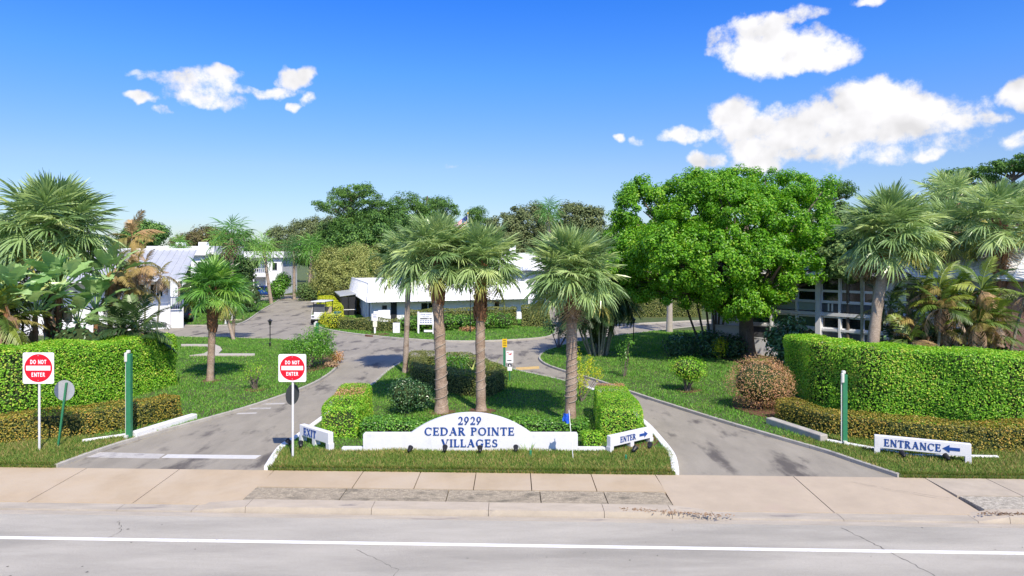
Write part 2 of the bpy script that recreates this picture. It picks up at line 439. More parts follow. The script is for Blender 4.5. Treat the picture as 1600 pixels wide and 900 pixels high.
MT['lf_oak'] = leafm('grey_oak_leaf', [(0,(.035,.052,.02)),(.5,(.068,.092,.032)),(1,(.12,.135,.055))], .7, .15, nscale=.15)
MT['lf_far'] = leafm('far_leaf', [(0,(.03,.06,.018)),(.5,(.06,.11,.028)),(1,(.11,.155,.045))], .7, .15, nscale=.08, nvar=.45)
MT['lf_brown'] = leafm('rusty_crown_leaf', [(0,(.05,.045,.02)),(.5,(.095,.07,.03)),(1,(.10,.115,.035))], .7, .15, nscale=.15)
MT['lf_olive'] = leafm('feathery_olive_leaf', [(0,(.10,.12,.03)),(.5,(.17,.19,.055)),(1,(.25,.26,.09))], .7, .25, nscale=.3)
MT['frond'] = leafm('sabal_frond', [(0,(.085,.14,.05)),(.5,(.155,.22,.08)),(.85,(.22,.275,.105)),(1,(.26,.31,.115))], .30, .22, per='obj', nscale=2.2, nvar=.25, spec=.5)
MT['frond_green'] = leafm('green_fan_frond', [(0,(.04,.105,.02)),(.5,(.085,.19,.03)),(1,(.17,.27,.05))], .38, .28, per='obj', nscale=2, nvar=.25, spec=.5)
MT['frond_old'] = leafm('ageing_frond', [(0,(.13,.15,.04)),(.5,(.19,.195,.05)),(1,(.26,.22,.06))], .5, .25, per='obj', nscale=2, nvar=.3)
MT['frond_dead'] = leafm('dead_frond', [(0,(.10,.062,.035)),(.5,(.19,.125,.075)),(1,(.30,.225,.15))], .75, .15, per='obj', nscale=2, nvar=.3)
MT['feather'] = leafm('feather_frond', [(0,(.03,.06,.012)),(.5,(.075,.12,.02)),(1,(.17,.20,.035))], .4, .25, per='obj', nscale=1.5, nvar=.3, spec=.5)
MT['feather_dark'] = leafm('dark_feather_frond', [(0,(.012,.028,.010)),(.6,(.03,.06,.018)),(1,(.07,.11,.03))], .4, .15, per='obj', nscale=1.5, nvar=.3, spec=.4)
MT['feather_y'] = leafm('yellowing_feather_frond', [(0,(.12,.115,.03)),(.5,(.20,.15,.05)),(1,(.27,.18,.09))], .5, .25, per='obj', nscale=1.5, nvar=.3)
MT['paddle'] = leafm('banana_like_leaf', [(0,(.07,.135,.045)),(.5,(.135,.205,.075)),(.85,(.19,.265,.11)),(1,(.25,.31,.09))], .30, .22, per='obj', nscale=1.2, nvar=.2, spec=.6, gain=2.4)
MT['spike'] = leafm('lily_leaf', [(0,(.14,.22,.03)),(.6,(.27,.34,.07)),(1,(.42,.45,.13))], .4, .25)
MT['grass'] = leafm('grass_blade', [(0,(.07,.18,.022)),(.5,(.11,.27,.030)),(.85,(.155,.32,.04)),(1,(.25,.33,.075))], .6, .3, nscale=.7, nvar=.4, gain=1.3)
MT['grass_dry'] = leafm('verge_grass_blade', [(0,(.075,.145,.020)),(.45,(.115,.19,.028)),(.8,(.22,.22,.055)),(1,(.36,.26,.11))], .7, .25, nscale=1.1, nvar=.45, gain=1.35)

# ------------------------------------------------------------------ the street and its pavement
SL = -0.036                                    # the street runs very slightly askew to the lens
def S(x, y0): return (x, y0 + SL * x)
ZS = -0.13
YB, YF, YC0, YC1, YG = 18.62, 17.28, 16.38, 15.86, 15.62     # back of pavement, its front, strip front, curb front, gutter front
def strip_poly(x0, x1, ya, yb): return [S(x0, ya), S(x1, ya), S(x1, yb), S(x0, yb)]
b = MB(); b.prism([(-1500,-200),(1500,-200),(1500,2500),(-1500,2500)], -1.2, -.30); tag(b.build('ground', MT['terrain']), kind='structure')
b = MB(); b.prism(strip_poly(-90, 90, -12, YG), -.28, ZS); street = tag(b.build('street', MT['street']), kind='structure')
def paint(name, poly, z0, m, parent=None):
    b = MB(); b.prism(poly, z0 - .003, z0 + .004); o = b.build(name, m, parent)
    if parent is None: tag(o, kind='structure')
    return o
paint('lane_line', strip_poly(-90, 90, 14.24, 14.37), ZS, MT['line'], street)
b = MB(); b.prism(strip_poly(-90, 90, YG, YC1 - .012), -.28, ZS + .004); tag(b.build('gutter', MT['gutter']), kind='structure')

sidewalk = tag(bpy.data.objects.new('sidewalk', None), kind='structure'); col.objects.link(sidewalk)
J = .012
def slab(x0, x1, ya, yb, z0, z1, m, name='slab', skew=0):
    """one cast slab, its front edge at height z0 and its back at z1, joints left open round it"""
    q = [S(x0 + J, ya + J), S(x1 - J, ya + J), S(x1 - J + skew, yb - J), S(x0 + J + (skew if skew else 0), yb - J)]
    v = [(*p, -.28) for p in q] + [(q[0][0], q[0][1], z0), (q[1][0], q[1][1], z0), (q[2][0], q[2][1], z1), (q[3][0], q[3][1], z1)]
    b = MB(); b.add(v, np.array([(0,3,2,1),(4,5,6,7),(0,1,5,4),(1,2,6,5),(2,3,7,6),(3,0,4,7)]))
    return b.build(name, m, sidewalk)
b = MB(); b.prism(strip_poly(-60, 60, YC1, YB), -.29, -.15); tag(b.build('joint_bed', MT['mulch'], sidewalk))
for x0, x1 in zip([-25.2,-22.5,-19.8,-17.15,-14.5,-11.85,-9.22], [-22.5,-19.8,-17.15,-14.5,-11.85,-9.22,-6.56]):
    slab(x0, x1, YC0 - .12, YB, -.085, 0, MT['slab'], 'apron_slab')
mids = [-6.56,-4.08,-2.5,-.98,.5,2.14,3.87]
for x0, x1 in zip(mids, mids[1:]): slab(x0, x1, YF, YB, 0, 0, MT['slab'])
for x0, x1 in zip([3.87,7.55], [7.55,11.0]): slab(x0, x1, YC0 - .12, YB, -.085, 0, MT['slab_pale'], 'apron_slab')
for x0, x1 in zip([11.0,12.6,14.2,15.8,17.4,19.0,20.6,22.2], [12.6,14.2,15.8,17.4,19.0,20.6,22.2,23.8]): slab(x0, x1, YF, YB, 0, 0, MT['slab_grey'])
for x0, x1 in zip([-6.56,-4.2,-1.6,.7,2.3], [-4.2,-1.6,.7,2.3,3.83]): slab(x0, x1, YC0, YF, .0, -.012, MT['strip'], 'verge_strip')
for x0, x1 in zip([11.05,13.4,16.2,19.0], [13.4,16.2,19.0,23.8]): slab(x0, x1, YC0, YF, 0, -.012, MT['strip_pale'], 'verge_strip')
# raised curb by the pavement, dropped to a lip along the two driveways
curb = tag(bpy.data.objects.new('curb', None), kind='structure'); col.objects.link(curb)
def curbpiece(x0, x1, h0, h1, m):
    q = [S(x0 + .006, YC1), S(x1 - .006, YC1), S(x1 - .006, YC0 - .006), S(x0 + .006, YC0 - .006)]
    back = .0
    v = [(*p, -.28) for p in q] + [(*S(x0 + .006, YC1 + .05), ZS + h0), (*S(x1 - .006, YC1 + .05), ZS + h1), (q[2][0], q[2][1], ZS + h1 + .012), (q[3][0], q[3][1], ZS + h0 + .012)]
    b = MB(); b.add(v, np.array([(0,3,2,1),(4,5,6,7),(0,1,5,4),(1,2,6,5),(2,3,7,6),(3,0,4,7)])); return b.build('curb_stone', m, curb)
for x0, x1 in zip([-25,-21,-17,-13,-9.4], [-21,-17,-13,-9.4,-7.6]): curbpiece(x0, x1, .02, .02, MT['gutter'])
curbpiece(-7.6, -6.3, .02, .13, MT['curb'])
for x0, x1 in zip([-6.3,-3.3,-.55,2.14], [-3.3,-.55,2.14,3.7]): curbpiece(x0, x1, .13, .13, MT['curb'])
curbpiece(3.7, 4.7, .13, .02, MT['curb'])
for x0, x1 in zip([4.7,7.6], [7.6,10.6]): curbpiece(x0, x1, .02, .02, MT['gutter'])
curbpiece(10.6, 11.3, .02, .13, MT['curb'])
for x0, x1 in zip([11.3,14.2,19], [14.2,19,23.8]): curbpiece(x0, x1, .13, .13, MT['curb'])
# dead leaves washed against the curb
def litter(name, pts, n, size, m, spread, z):
    P = []
    for _ in range(n):
        t = rnd.random(); a, c = pts
        P.append((a[0] + (c[0]-a[0])*t + rnd.gauss(0, spread), a[1] + (c[1]-a[1])*t + rnd.gauss(0, spread*.4), z + rnd.random()*.02))
    V, Fc = leaf_quads(np.array(P), np.tile([[0,0,1.0]], (n,1)) + rng.normal(0,.35,(n,3)), size, aspect=.4)
    b = MB(); b.add(V, Fc); return tag(b.build(name, m), kind='stuff')

def leaf_quads(P, Nn, size, aspect=.5, fold=.12):
    """pointed, slightly folded leaves at points P facing Nn"""
    n = len(P)
    Nn = Nn / (np.linalg.norm(Nn, axis=1, keepdims=True) + 1e-9)
    t = rng.normal(size=(n, 3)); t -= Nn * np.sum(t * Nn, 1, keepdims=True); t /= np.linalg.norm(t, axis=1, keepdims=True) + 1e-9
    bt = np.cross(Nn, t)
    s = (np.asarray(size) * rng.uniform(.7, 1.3, n))[:, None]
    V = np.stack([P - t*s*.5, P + bt*s*aspect*.5 + Nn*s*fold, P + t*s*.5, P - bt*s*aspect*.5 + Nn*s*fold], 1).reshape(-1, 3)
    return V, np.arange(4*n).reshape(n, 4)

litter('leaf_litter', (S(2.6, 16.1), S(4.9, 15.75)), 260, .07, MT['frond_dead'], .12, -.01)
litter('leaf_litter', (S(10.9, 16.1), S(13.5, 16.05)), 260, .07, MT['frond_dead'], .10, -.0)

# ------------------------------------------------------------------ driveways and lawns
ZD, ZL = -.008, .075
far = lambda *p: [Vector((x, y, 0)) for x, y in p]
def pix(*pp): return [G(x, y) for x, y in pp]
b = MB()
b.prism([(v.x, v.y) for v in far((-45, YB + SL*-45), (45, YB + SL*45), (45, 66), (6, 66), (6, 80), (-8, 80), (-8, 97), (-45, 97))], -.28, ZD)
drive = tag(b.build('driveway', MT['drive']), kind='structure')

edges = {}
isl_r = catmull([S3 for S3 in [Vector((*S(4.42, YB + .01), 0))] + pix((1050,716),(1031,690),(1004,661),(962,631),(930,613),(880,597),(832,586),(805,580),(778,571),(735,563),(690,559),(655,560),(632,566),(612,577),(596,590),(578,606),(520,645),(470,682),(455,692),(438,704))] + [Vector((*S(-6.75, YB + .01), 0))], 4)
lawn_polys = {}
lawn_polys['entrance_island'] = isl_r
left_e = catmull([Vector((*S(-12.75, YB + .01), 0))] + pix((190,694),(310,660),(400,634),(480,605),(512,587),(526,574),(527,562),(519,550),(503,540),(470,535),(422,531),(300,528),(120,527)), 4)
lawn_polys['west_lawn'] = left_e + far((-60, 51), (-60, YB + SL*-60))
right_e = catmull([Vector((*S(10.35, YB + .01), 0))] + pix((1340,724),(1290,707),(1200,681),(1100,651),(1000,619),(930,595),(872,578),(849,568),(843,559),(851,551),(870,544),(905,535),(1000,521),(1080,512),(1150,506)), 4)
lawn_polys['east_lawn'] = right_e + far((45, 60), (60, 45), (60, YB + SL*60))
club_e = catmull(pix((500,468),(491,478),(487,490),(490,503),(502,513),(530,519),(575,525),(640,531),(700,534),(760,534),(835,530),(862,525),(868,516),(862,506)), 4)
lawn_polys['club_lawn'] = club_e + far((4, 80), (-4, 96), (-22, 100))
back_e = catmull(pix((880,508),(882,514),(900,515),(960,509),(1030,505),(1090,502),(1140,500)), 3)
lawn_polys['back_lawn'] = back_e + far((45, 70), (45, 120), (6, 120))
nw_e = catmull(pix((150,509),(285,509),(350,509),(372,507),(388,500),(406,487),(428,474),(436,469)), 4)
lawn_polys['chair_lawn'] = nw_e + far((-34, 84), (-45, 90), (-60, 80), (-60, 58))
for nm, P in lawn_polys.items():
    b = MB(); b.prism([(p.x, p.y) for p in P], -.28, ZL if nm != 'chair_lawn' else ZL - .02)
    tag(b.build(nm, MT['soil']), kind='structure')
b = MB(); b.prism([(-60, 97), (-60, 140), (-22, 140), (-22.5, 100)], -.29, ZL - .03); tag(b.build('far_lawn', MT['soil']), kind='structure')

kerb = tag(bpy.data.objects.new('kerb', None), kind='structure'); col.objects.link(kerb)
def kerb_run(pts, w, top, m, name='kerb_stone', seg=1.5, z0=-.27, inset=0.0, gap=.008):
    """kerb laid in separate stones along a line"""
    P = [Vector((p.x, p.y, 0)) for p in pts]
    L_ = [0]
    for a, c in zip(P, P[1:]): L_.append(L_[-1] + (c - a).length)
    tot = L_[-1]; n = max(1, round(tot / seg))
    def at(s):
        for i in range(len(P) - 1):
            if s <= L_[i+1] or i == len(P) - 2:
                t = (s - L_[i]) / max(1e-6, L_[i+1] - L_[i]); t = min(max(t, 0), 1)
                d = (P[min(i+2, len(P)-1)] - P[max(i-1, 0)]).normalized()
                return P[i].lerp(P[i+1], t), Vector((-d.y, d.x, 0))
    for k in range(n):
        s0, s1 = tot*k/n + gap, tot*(k+1)/n - gap
        st = [at(s0 + (s1-s0)*i/3) for i in range(4)]
        v = []
        for p, nn in st:
            q = p + nn * inset
            for sx, z in ((-1, z0), (1, z0), (1, top - .015), (.8, top), (-.8, top), (-1, top - .015)): 
                v.append((q.x + nn.x*sx*w/2, q.y + nn.y*sx*w/2, z))
        f = []
        for i in range(3):
            for j in range(6): f.append((i*6 + j, i*6 + (j+1) % 6, i*6 + 6 + (j+1) % 6, i*6 + 6 + j))
        b = MB(); b.add(v, f + [tuple(range(5, -1, -1)), tuple(range(18, 24))]); b.build(name, m, kerb)
kerb_run(isl_r[:22], .20, .125, MT['white_kerb'], seg=1.2)
kerb_run(isl_r[22:-17], .14, .11, MT['kerb'])
kerb_run(isl_r[-17:], .20, .125, MT['white_kerb'], seg=1.2)
kerb_run(left_e, .11, .10, MT['kerb']); kerb_run(right_e, .11, .10, MT['kerb'])
kerb_run(club_e, .16, .10, MT['kerb'], seg=2.4); kerb_run(back_e, .16, .10, MT['kerb'], seg=3); kerb_run(nw_e, .14, .08, MT['kerb'], seg=3)

def pad(name, pts, z, m, kind='structure'):
    b = MB(); b.prism([(p.x, p.y) for p in pts], z - .12, z); return tag(b.build(name, m), kind=kind)
# painted marks on the driveways
def pmark(name, pp, m): return paint(name, [(p.x, p.y) for p in pix(*pp)], ZD, m, drive)
pmark('stop_line', [(262,709.5),(408,711),(399,716.5),(252,715)], surf('dull_road_paint', (.56,.55,.52), .8, .08, 4, 0, 60, .1))
pmark('worn_stop_line', [(152,706),(258,709),(248,716),(128,714)], MT['worn_line'])
for pp in ([(372,645),(402,644),(400,646),(369,647)], [(392,637),(424,636.5),(422,638.5),(389,639)], [(410,630),(446,629),(444,631),(407,632)]): pmark('hatch_line', pp, MT['worn_line'])
pmark('speed_bump_paint', [(806,574),(842,572),(843,576),(806,578)], surf('yellow_paint', (.55,.38,.14), .8, .15, 4))
# concrete path looping over the west lawn, mulch under the shrubs
pad('path', pix((283,541),(335,541),(344,545),(347,550),(341,556),(398,556),(398,559),(296,559),(318,556),(331,549),(322,544),(283,543.5)), ZL + .07, MT['path'])
pad('mulch_bed', catmull(pix((478,585),(505,579),(521,569),(522,560),(512,552),(495,553),(478,562),(472,575),(478,585)), 3)[:-1], ZL + .03, MT['mulch'])
pad('mulch_bed', catmull(pix((1062,552),(1110,558),(1180,575),(1260,580),(1200,556),(1150,545),(1090,540),(1062,552)), 3)[:-1], ZL + .03, MT['mulch'])
pad('mulch_bed', catmull(pix((1145,640),(1190,655),(1250,650),(1260,630),(1200,612),(1150,622),(1145,640)), 3)[:-1], ZL + .03, MT['mulch'])
pad('mulch_bed', catmull(pix((958,710),(1000,712),(1030,692),(1012,680),(970,690),(958,710)), 3)[:-1], ZL + .02, MT['mulch'])
for (x, y, r) in ((329,598,.42),(1075,613,.55),(397,612,.45),(690,648,.5),(752,646,.5),(890,664,.55),(588,524,.9)):
    c = G(x, y); k = rnd.random()
    pad('mulch_ring', [c + Vector((r*(1+.12*math.sin(3*a+k))*math.cos(a), r*(1+.1*math.cos(2*a))*math.sin(a), 0)) for a in [i*math.tau/18 for i in range(18)]], ZL + .022, MT['mulch'])

# grass: blades over the lawns, longer and drier along the pavement
def inside(poly, x, y):
    r = np.zeros(len(x), bool); n = len(poly)
    for i in range(n):
        x1, y1 = poly[i]; x2, y2 = poly[(i+1) % n]
        c = ((y1 > y) != (y2 > y)); r ^= c & (x < (x2-x1)*(y-y1)/((y2-y1) if abs(y2-y1) > 1e-9 else 1e-9) + x1)
    return r
def grass(poly, box, dens, h, m, z, wd=.012, lean=.5):
    x0, x1, y0, y1 = box
    n = int((x1-x0)*(y1-y0)*dens)
    x = rng.uniform(x0, x1, n); y = rng.uniform(y0, y1, n)
    k = inside([(p.x, p.y) for p in poly], x, y) & (np.abs(x) < y*.86 + 1)
    x, y = x[k], y[k]; n = len(x)
    a = rng.uniform(0, math.tau, n); l = rng.uniform(.55, 1.3, n) * h * (1 + .35*np.sin(x*1.7+1)*np.sin(y*1.3))
    dx = rng.normal(0, lean, n)*l; dy = rng.normal(0, lean, n)*l
    w = wd * rng.uniform(.7, 1.4, n)
    V = np.stack([np.stack([x - np.cos(a)*w, y - np.sin(a)*w, np.full(n, z)], 1), np.stack([x + np.cos(a)*w, y + np.sin(a)*w, np.full(n, z)], 1), np.stack([x + dx, y + dy, z + l], 1)], 1).reshape(-1, 3)
    b = MB(); b.add(V, np.arange(3*n).reshape(n, 3)); return tag(b.build('grass', m), kind='stuff')
grass(isl_r, (-7.5, 5, 18.2, 20.6), 1500, .085, MT['grass_dry'], ZL, .011)
def edge_grass(x0, x1, n, m):
    x = rng.uniform(x0, x1, n); y = YB + SL*x + rng.uniform(-.03, .10, n); z = np.where(y < YB + SL*x + .01, .0, ZL)
    l = rng.uniform(.04, .12, n); w = .011; a = rng.uniform(0, math.tau, n)
    V = np.stack([np.stack([x - np.cos(a)*w, y - np.sin(a)*w, z], 1), np.stack([x + np.cos(a)*w, y + np.sin(a)*w, z], 1), np.stack([x + rng.normal(0,.04,n), y - rng.uniform(-.02,.08,n), z + l], 1)], 1).reshape(-1, 3)
    b = MB(); b.add(V, np.arange(3*n).reshape(n, 3)); return tag(b.build('grass', m), kind='stuff')
edge_grass(-6.7, 4.4, 9000, MT['grass_dry']); edge_grass(-22, -12.8, 8000, MT['grass_dry']); edge_grass(10.4, 21, 8000, MT['grass_dry'])
grass(isl_r, (-8, 6, 20.6, 40), 420, .065, MT['grass'], ZL, .014)
grass(lawn_polys['west_lawn'], (-22, -10, 18.6, 22), 1200, .09, MT['grass_dry'], ZL, .011)
grass(lawn_polys['west_lawn'], (-25, -6, 22, 50), 240, .075, MT['grass'], ZL, .018)
grass(lawn_polys['east_lawn'], (8, 21, 17.4, 22), 1200, .09, MT['grass_dry'], ZL, .011)
grass(lawn_polys['east_lawn'], (1, 18, 21, 52), 240, .075, MT['grass'], ZL, .018)
grass(lawn_polys['club_lawn'], (-20, 5, 45, 66), 130, .08, MT['grass'], ZL, .028)
grass(lawn_polys['chair_lawn'], (-40, -24, 56, 84), 60, .09, MT['grass'], ZL - .02, .035)

# hairline cracks sealed in the street and pavement
def crack(pts, w, z, m, parent, seed):
    r = random.Random(seed); P = []
    for a, c in zip(pts, pts[1:]):
        for k in range(14):
            t = k/14; P.append((a[0] + (c[0]-a[0])*t + r.uniform(-.03,.03), a[1] + (c[1]-a[1])*t + r.uniform(-.03,.03)))
    V = []
    for i in range(len(P)-1):
        dx, dy = P[i+1][0]-P[i][0], P[i+1][1]-P[i][1]; l = math.hypot(dx, dy) + 1e-9; ww = w*r.uniform(.3,1.3)
        V += [(P[i][0] - dy/l*ww, P[i][1] + dx/l*ww, z), (P[i][0] + dy/l*ww, P[i][1] - dx/l*ww, z)]
    b = MB(); b.add(V, [(2*i+1, 2*i+3, 2*i+2, 2*i) for i in range(len(P)-2)]); b.build('crack', m, parent)
MT['tar'] = surf('crack_filler', (.10,.095,.085), .9, .3, 8)
crack([(7.35,15.2),(7.75,14.0),(8.1,12.6),(8.2,11.2)], .012, ZS + .0025, MT['tar'], street, 1)
crack([(-9.0,15.6),(-8.6,15.05),(-8.7,14.6)], .008, ZS + .0025, MT['tar'], street, 2)
crack([(-3.2,14.1),(-2.2,13.2),(-2.4,12.0)], .006, ZS + .0025, MT['tar'], street, 3)
crack([(8.9,17.9),(9.6,17.3),(10.9,16.6)], .006, .004, MT['tar'], sidewalk, 4)
r_ = random.Random(9)
q = MB()
for i in range(60):
    x, y = r_.uniform(-13, 13), r_.uniform(10.5, 15.4); a = r_.uniform(.01, .03)
    q.add([(x + a*math.cos(t)*r_.uniform(.6,1.4), y + a*math.sin(t)*r_.uniform(.6,1.4), ZS + .006) for t in [k*math.tau/6 for k in range(6)]], [tuple(range(6))])
tag(q.build('street_specks', MT['tar'], street), kind='stuff')
# ------------------------------------------------------------------ clipped hedges and shrubs
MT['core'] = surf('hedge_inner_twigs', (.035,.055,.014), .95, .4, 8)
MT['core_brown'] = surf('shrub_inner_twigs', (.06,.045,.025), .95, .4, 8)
def hedge(label, path, w, h, leaf, m, group=None, dens=520, r=.16, cat='hedge', bump=.06, h1=None, name='hedge', core='core', closed=False, z0=.05, burn=None):
    P = [Vector((p[0], p[1], 0)) for p in path]
    if closed: P.append(P[0].copy())
    c = sum(P, Vector()) / len(P)
    t = thing(name, label, cat, (c.x, c.y, 0), group=group)
    cum = [0]
    for a, q in zip(P, P[1:]): cum.append(cum[-1] + (q-a).length)
    cum = np.array(cum); Lt = cum[-1]
    pts = np.array([(p.x, p.y) for p in P])
    def frame(s):
        x = np.interp(s, cum, pts[:,0]); y = np.interp(s, cum, pts[:,1])
        e = .25
        dx = np.interp(np.clip(s+e,0,Lt), cum, pts[:,0]) - np.interp(np.clip(s-e,0,Lt), cum, pts[:,0])
        dy = np.interp(np.clip(s+e,0,Lt), cum, pts[:,1]) - np.interp(np.clip(s-e,0,Lt), cum, pts[:,1])
        l = np.hypot(dx, dy) + 1e-9
        return x, y, dx/l, dy/l
    wf = (lambda s: np.interp(s, cum, w)) if isinstance(w, (list, tuple)) else (lambda s: np.full_like(s, w))
    hf = (lambda s: np.interp(s, cum, h)) if isinstance(h, (list, tuple)) else (lambda s: np.full_like(s, h))
    wm, hm = float(np.mean(w)), float(np.mean(h))
    areas = np.array([Lt*hm, Lt*hm, Lt*wm, wm*hm*(0 if closed else 1), wm*hm*(0 if closed else 1)])
    n = int(areas.sum() * dens)
    face = rng.choice(5, n, p=areas/areas.sum())
    s = rng.uniform(0, Lt, n); a = rng.uniform(-.5, .5, n); v = rng.uniform(0, 1, n)
    s = np.where(face == 3, 0, np.where(face == 4, Lt, s))
    ww, hh = wf(s), hf(s)
    u = np.where(face == 0, -.5, np.where(face == 1, .5, a)) * ww
    zz = np.where(face == 2, 1.0, v) * hh
    lo_s, hi_s = (0, Lt) if closed else (r, Lt - r)
    cs = np.clip(s, lo_s, hi_s); cu = np.clip(u, -ww/2 + r, ww/2 - r); cz = np.minimum(zz, hh - r)
    D = np.stack([s - cs, u - cu, zz - cz], 1); l = np.linalg.norm(D, axis=1, keepdims=True) + 1e-9
    D = D / l
    x, y, tx, ty = frame(s)
    wob = bump * (np.sin(x*2.3 + y*1.1) + np.sin(y*2.9 - x*.7 + 1.3) + np.sin(zz*4.1 + x*1.9)) / 1.6 + rng.normal(0, bump*.4, n) - .01
    rr = r + wob
    s2, u2, z2 = cs + D[:,0]*rr, cu + D[:,1]*rr, cz + D[:,2]*rr
    x, y, tx, ty = frame(np.clip(s2, 0, Lt)); over = s2 - np.clip(s2, 0, Lt)
    px, py = x + tx*over - ty*u2, y + ty*over + tx*u2
    Pw = np.stack([px, py, z2 + z0], 1)
    Nw = np.stack([tx*D[:,0] - ty*D[:,1], ty*D[:,0] + tx*D[:,1], D[:,2] + .35], 1) + rng.normal(0, .42, (n, 3))
    V, Fc = leaf_quads(Pw, Nw, leaf, .62)
    b = MB(); b.add(V, Fc); tag(b.build('foliage', m, t), kind='stuff')
    # the twiggy inside that the leaves stand on
    k = max(2, int(Lt / .5)); st = np.linspace(.09 if not closed else 0, Lt - (.09 if not closed else 0), k)
    x, y, tx, ty = frame(st); ws, hs = wf(st), hf(st)
    V = []; prof = [(-.5, 0), (-.5, .8), (-.38, 1), (.38, 1), (.5, .8), (.5, 0)]
    for i in range(k):
        for pu, pv in prof:
            uu = pu * (ws[i] - min(.36, ws[i]*.35)); V.append((x[i] - ty[i]*uu, y[i] + tx[i]*uu, z0 - .05 + pv * (hs[i] - min(.2, hs[i]*.2))))
    f = [(i*6 + j, i*6 + 6 + j, i*6 + 7 + j, i*6 + j + 1) for i in range(k-1) for j in range(5)] + [tuple(range(6)), tuple(range((k-1)*6 + 5, (k-1)*6 - 1, -1))]
    b = MB(); b.add(V, f); b.build('branches', MT[core], t)
    if burn:
        # sun-scorched leaf tips along a stretch of the top
        s0, s1, nb = burn; q = Lt*np.clip(rng.normal((s0+s1)/2, (s1-s0)/4, nb), 0, 1); uu = rng.uniform(-.42,.42,nb)*wf(q)
        x, y, tx, ty = frame(q); Pb = np.stack([x - ty*uu, y + tx*uu, z0 + hf(q) + rng.normal(.0,.03,nb)], 1)
        V, Fc = leaf_quads(Pb, np.tile([[0,0,1.0]],(nb,1)) + rng.normal(0,.5,(nb,3)), leaf, .55); b = MB(); b.add(V, Fc); tag(b.build('dry_leaves', MT['lf_red'], t), kind='stuff')
    return t

def shrub(label, base, blobs, n, leaf, m, cat='shrub', name='shrub', stems=5, group=None, aspect=.5, up=.3, twig=.018, core=None, clump=0, shell=.35):
    """blobs: (dx, dy, z, rx, ry, rz) of foliage round the base; leaves near the shells of the blobs, stems to each"""
    base = Vector((base[0], base[1], 0))
    t = thing(name, label, cat, base, group=group)
    W = np.array([b_[3]*b_[4] + b_[4]*b_[5] + b_[3]*b_[5] for b_ in blobs])
    k = rng.choice(len(blobs), n, p=W/W.sum())
    B = np.array(blobs)[k]
    if clump:
        nc = max(8, n // clump)
        kc = rng.choice(len(blobs), nc, p=W/W.sum()); Bc = np.array(blobs)[kc]
        d = rng.normal(size=(nc,3)); d /= np.linalg.norm(d,axis=1,keepdims=True)
        cc = Bc[:, :3] + d * Bc[:, 3:] * (rng.uniform(0,1,(nc,1))**shell)
        idx = rng.integers(0, nc, n); rad = float(np.mean(B[:,3:])) * .26
        D = rng.normal(size=(n,3)); D /= np.linalg.norm(D,axis=1,keepdims=True)
        P = cc[idx] + D * rad * (rng.uniform(0,1,(n,1))**.45)
        D = D*.6 + d[idx]*.6
    else:
        D = rng.normal(size=(n,3)); D /= np.linalg.norm(D,axis=1,keepdims=True)
        P = B[:, :3] + D * B[:, 3:] * (rng.uniform(0,1,(n,1))**shell) * (1 + rng.normal(0,.07,(n,1)))
    P += np.array([base.x, base.y, 0])
    P[:,2] = np.maximum(P[:,2], .06)
    V, Fc = leaf_quads(P, D + np.array([0,0,up]) + rng.normal(0,.5,(n,3)), leaf, aspect)
    b = MB(); b.add(V, Fc); tag(b.build('foliage', m, t), kind='stuff')
    b = MB()
    for bl in blobs:
        for q in range(max(1, stems // len(blobs))):
            e = base + Vector((bl[0] + rnd.uniform(-.5,.5)*bl[3], bl[1] + rnd.uniform(-.5,.5)*bl[4], bl[2] + rnd.uniform(-.2,.5)*bl[5]))
            s0 = base + Vector((rnd.uniform(-.06,.06), rnd.uniform(-.06,.06), 0))
            mid = s0.lerp(e, .5) + Vector((rnd.uniform(-.08,.08), rnd.uniform(-.08,.08), .08))
            b.tube([s0, mid, e], [twig*1.5, twig, twig*.4], 5)
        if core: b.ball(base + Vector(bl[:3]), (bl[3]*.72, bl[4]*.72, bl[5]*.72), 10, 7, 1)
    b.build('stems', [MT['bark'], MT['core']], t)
    return t

# big clipped hedges on both corners and their bronze skirts
hedge('tall bright green clipped hedge behind the round sign back, on the exit side', [(-27.5,22.6),(-17.9,24.4),(-16.6,27.6),(-15.75,30.9)], [1.7,1.7,1.6,1.5], [2.55,2.55,2.45,2.35], .078, MT['lf_hedge'], dens=860, r=.2, bump=.065)
hedge('low bronze green hedge with a green post rising through it', [(-24,21.3),(-16.4,21.5),(-14.2,22.3),(-12.9,23.5),(-12.35,24.9)], .95, .86, .065, MT['lf_lowhedge'], dens=620, r=.16, bump=.05)
hedge('long tall bright green hedge behind the low entrance board', [(12.5,29.6),(12.65,26.6),(13.5,25.2),(16.8,22.75),(27,19.9)], [1.6,1.7,1.8,1.8,1.8], [2.4,2.45,2.55,2.6,2.6], .072, MT['lf_hedge'], dens=980, r=.2, bump=.065)
hedge('low yellowish bronze hedge between the entrance board and the tall hedge', [(9.75,24.5),(10.5,22.6),(12.2,21.35),(14.6,20.7),(23,20.3)], .9, .78, .065, MT['lf_lowhedge'], dens=620, r=.16, bump=.06)
hedge('chunky green box hedge with a sunburnt top beside the exit lane', [(-5.5,21.75),(-5.72,25.2)], [1.3,1.05], [1.08,1.12], .06, MT['lf_hedge'], dens=900, r=.2, bump=.05, burn=(.35,1.0,1400))
hedge('square cut lime green box hedge beside the small arrow board', [(3.45,21.4),(3.62,25.2)], [1.4,1.2], [1.1,1.1], .05, MT['lf_hedge'], dens=1200, r=.14, bump=.03, burn=(.9,1.05,500))
hedge('low loose green hedge behind the plain end of the wall sign beside the box hedge', [(-4.9,21.9),(-3.6,22.0),(-2.3,22.3)], .9, .62, .075, MT['lf_mid'], dens=560, r=.2, bump=.09)
hedge('low leafy green hedge behind the wall sign, between the palms', [(-.6,22.6),(1.0,22.4),(2.5,22.2)], .8, .5, .075, MT['lf_mid'], dens=560, r=.18, bump=.08)
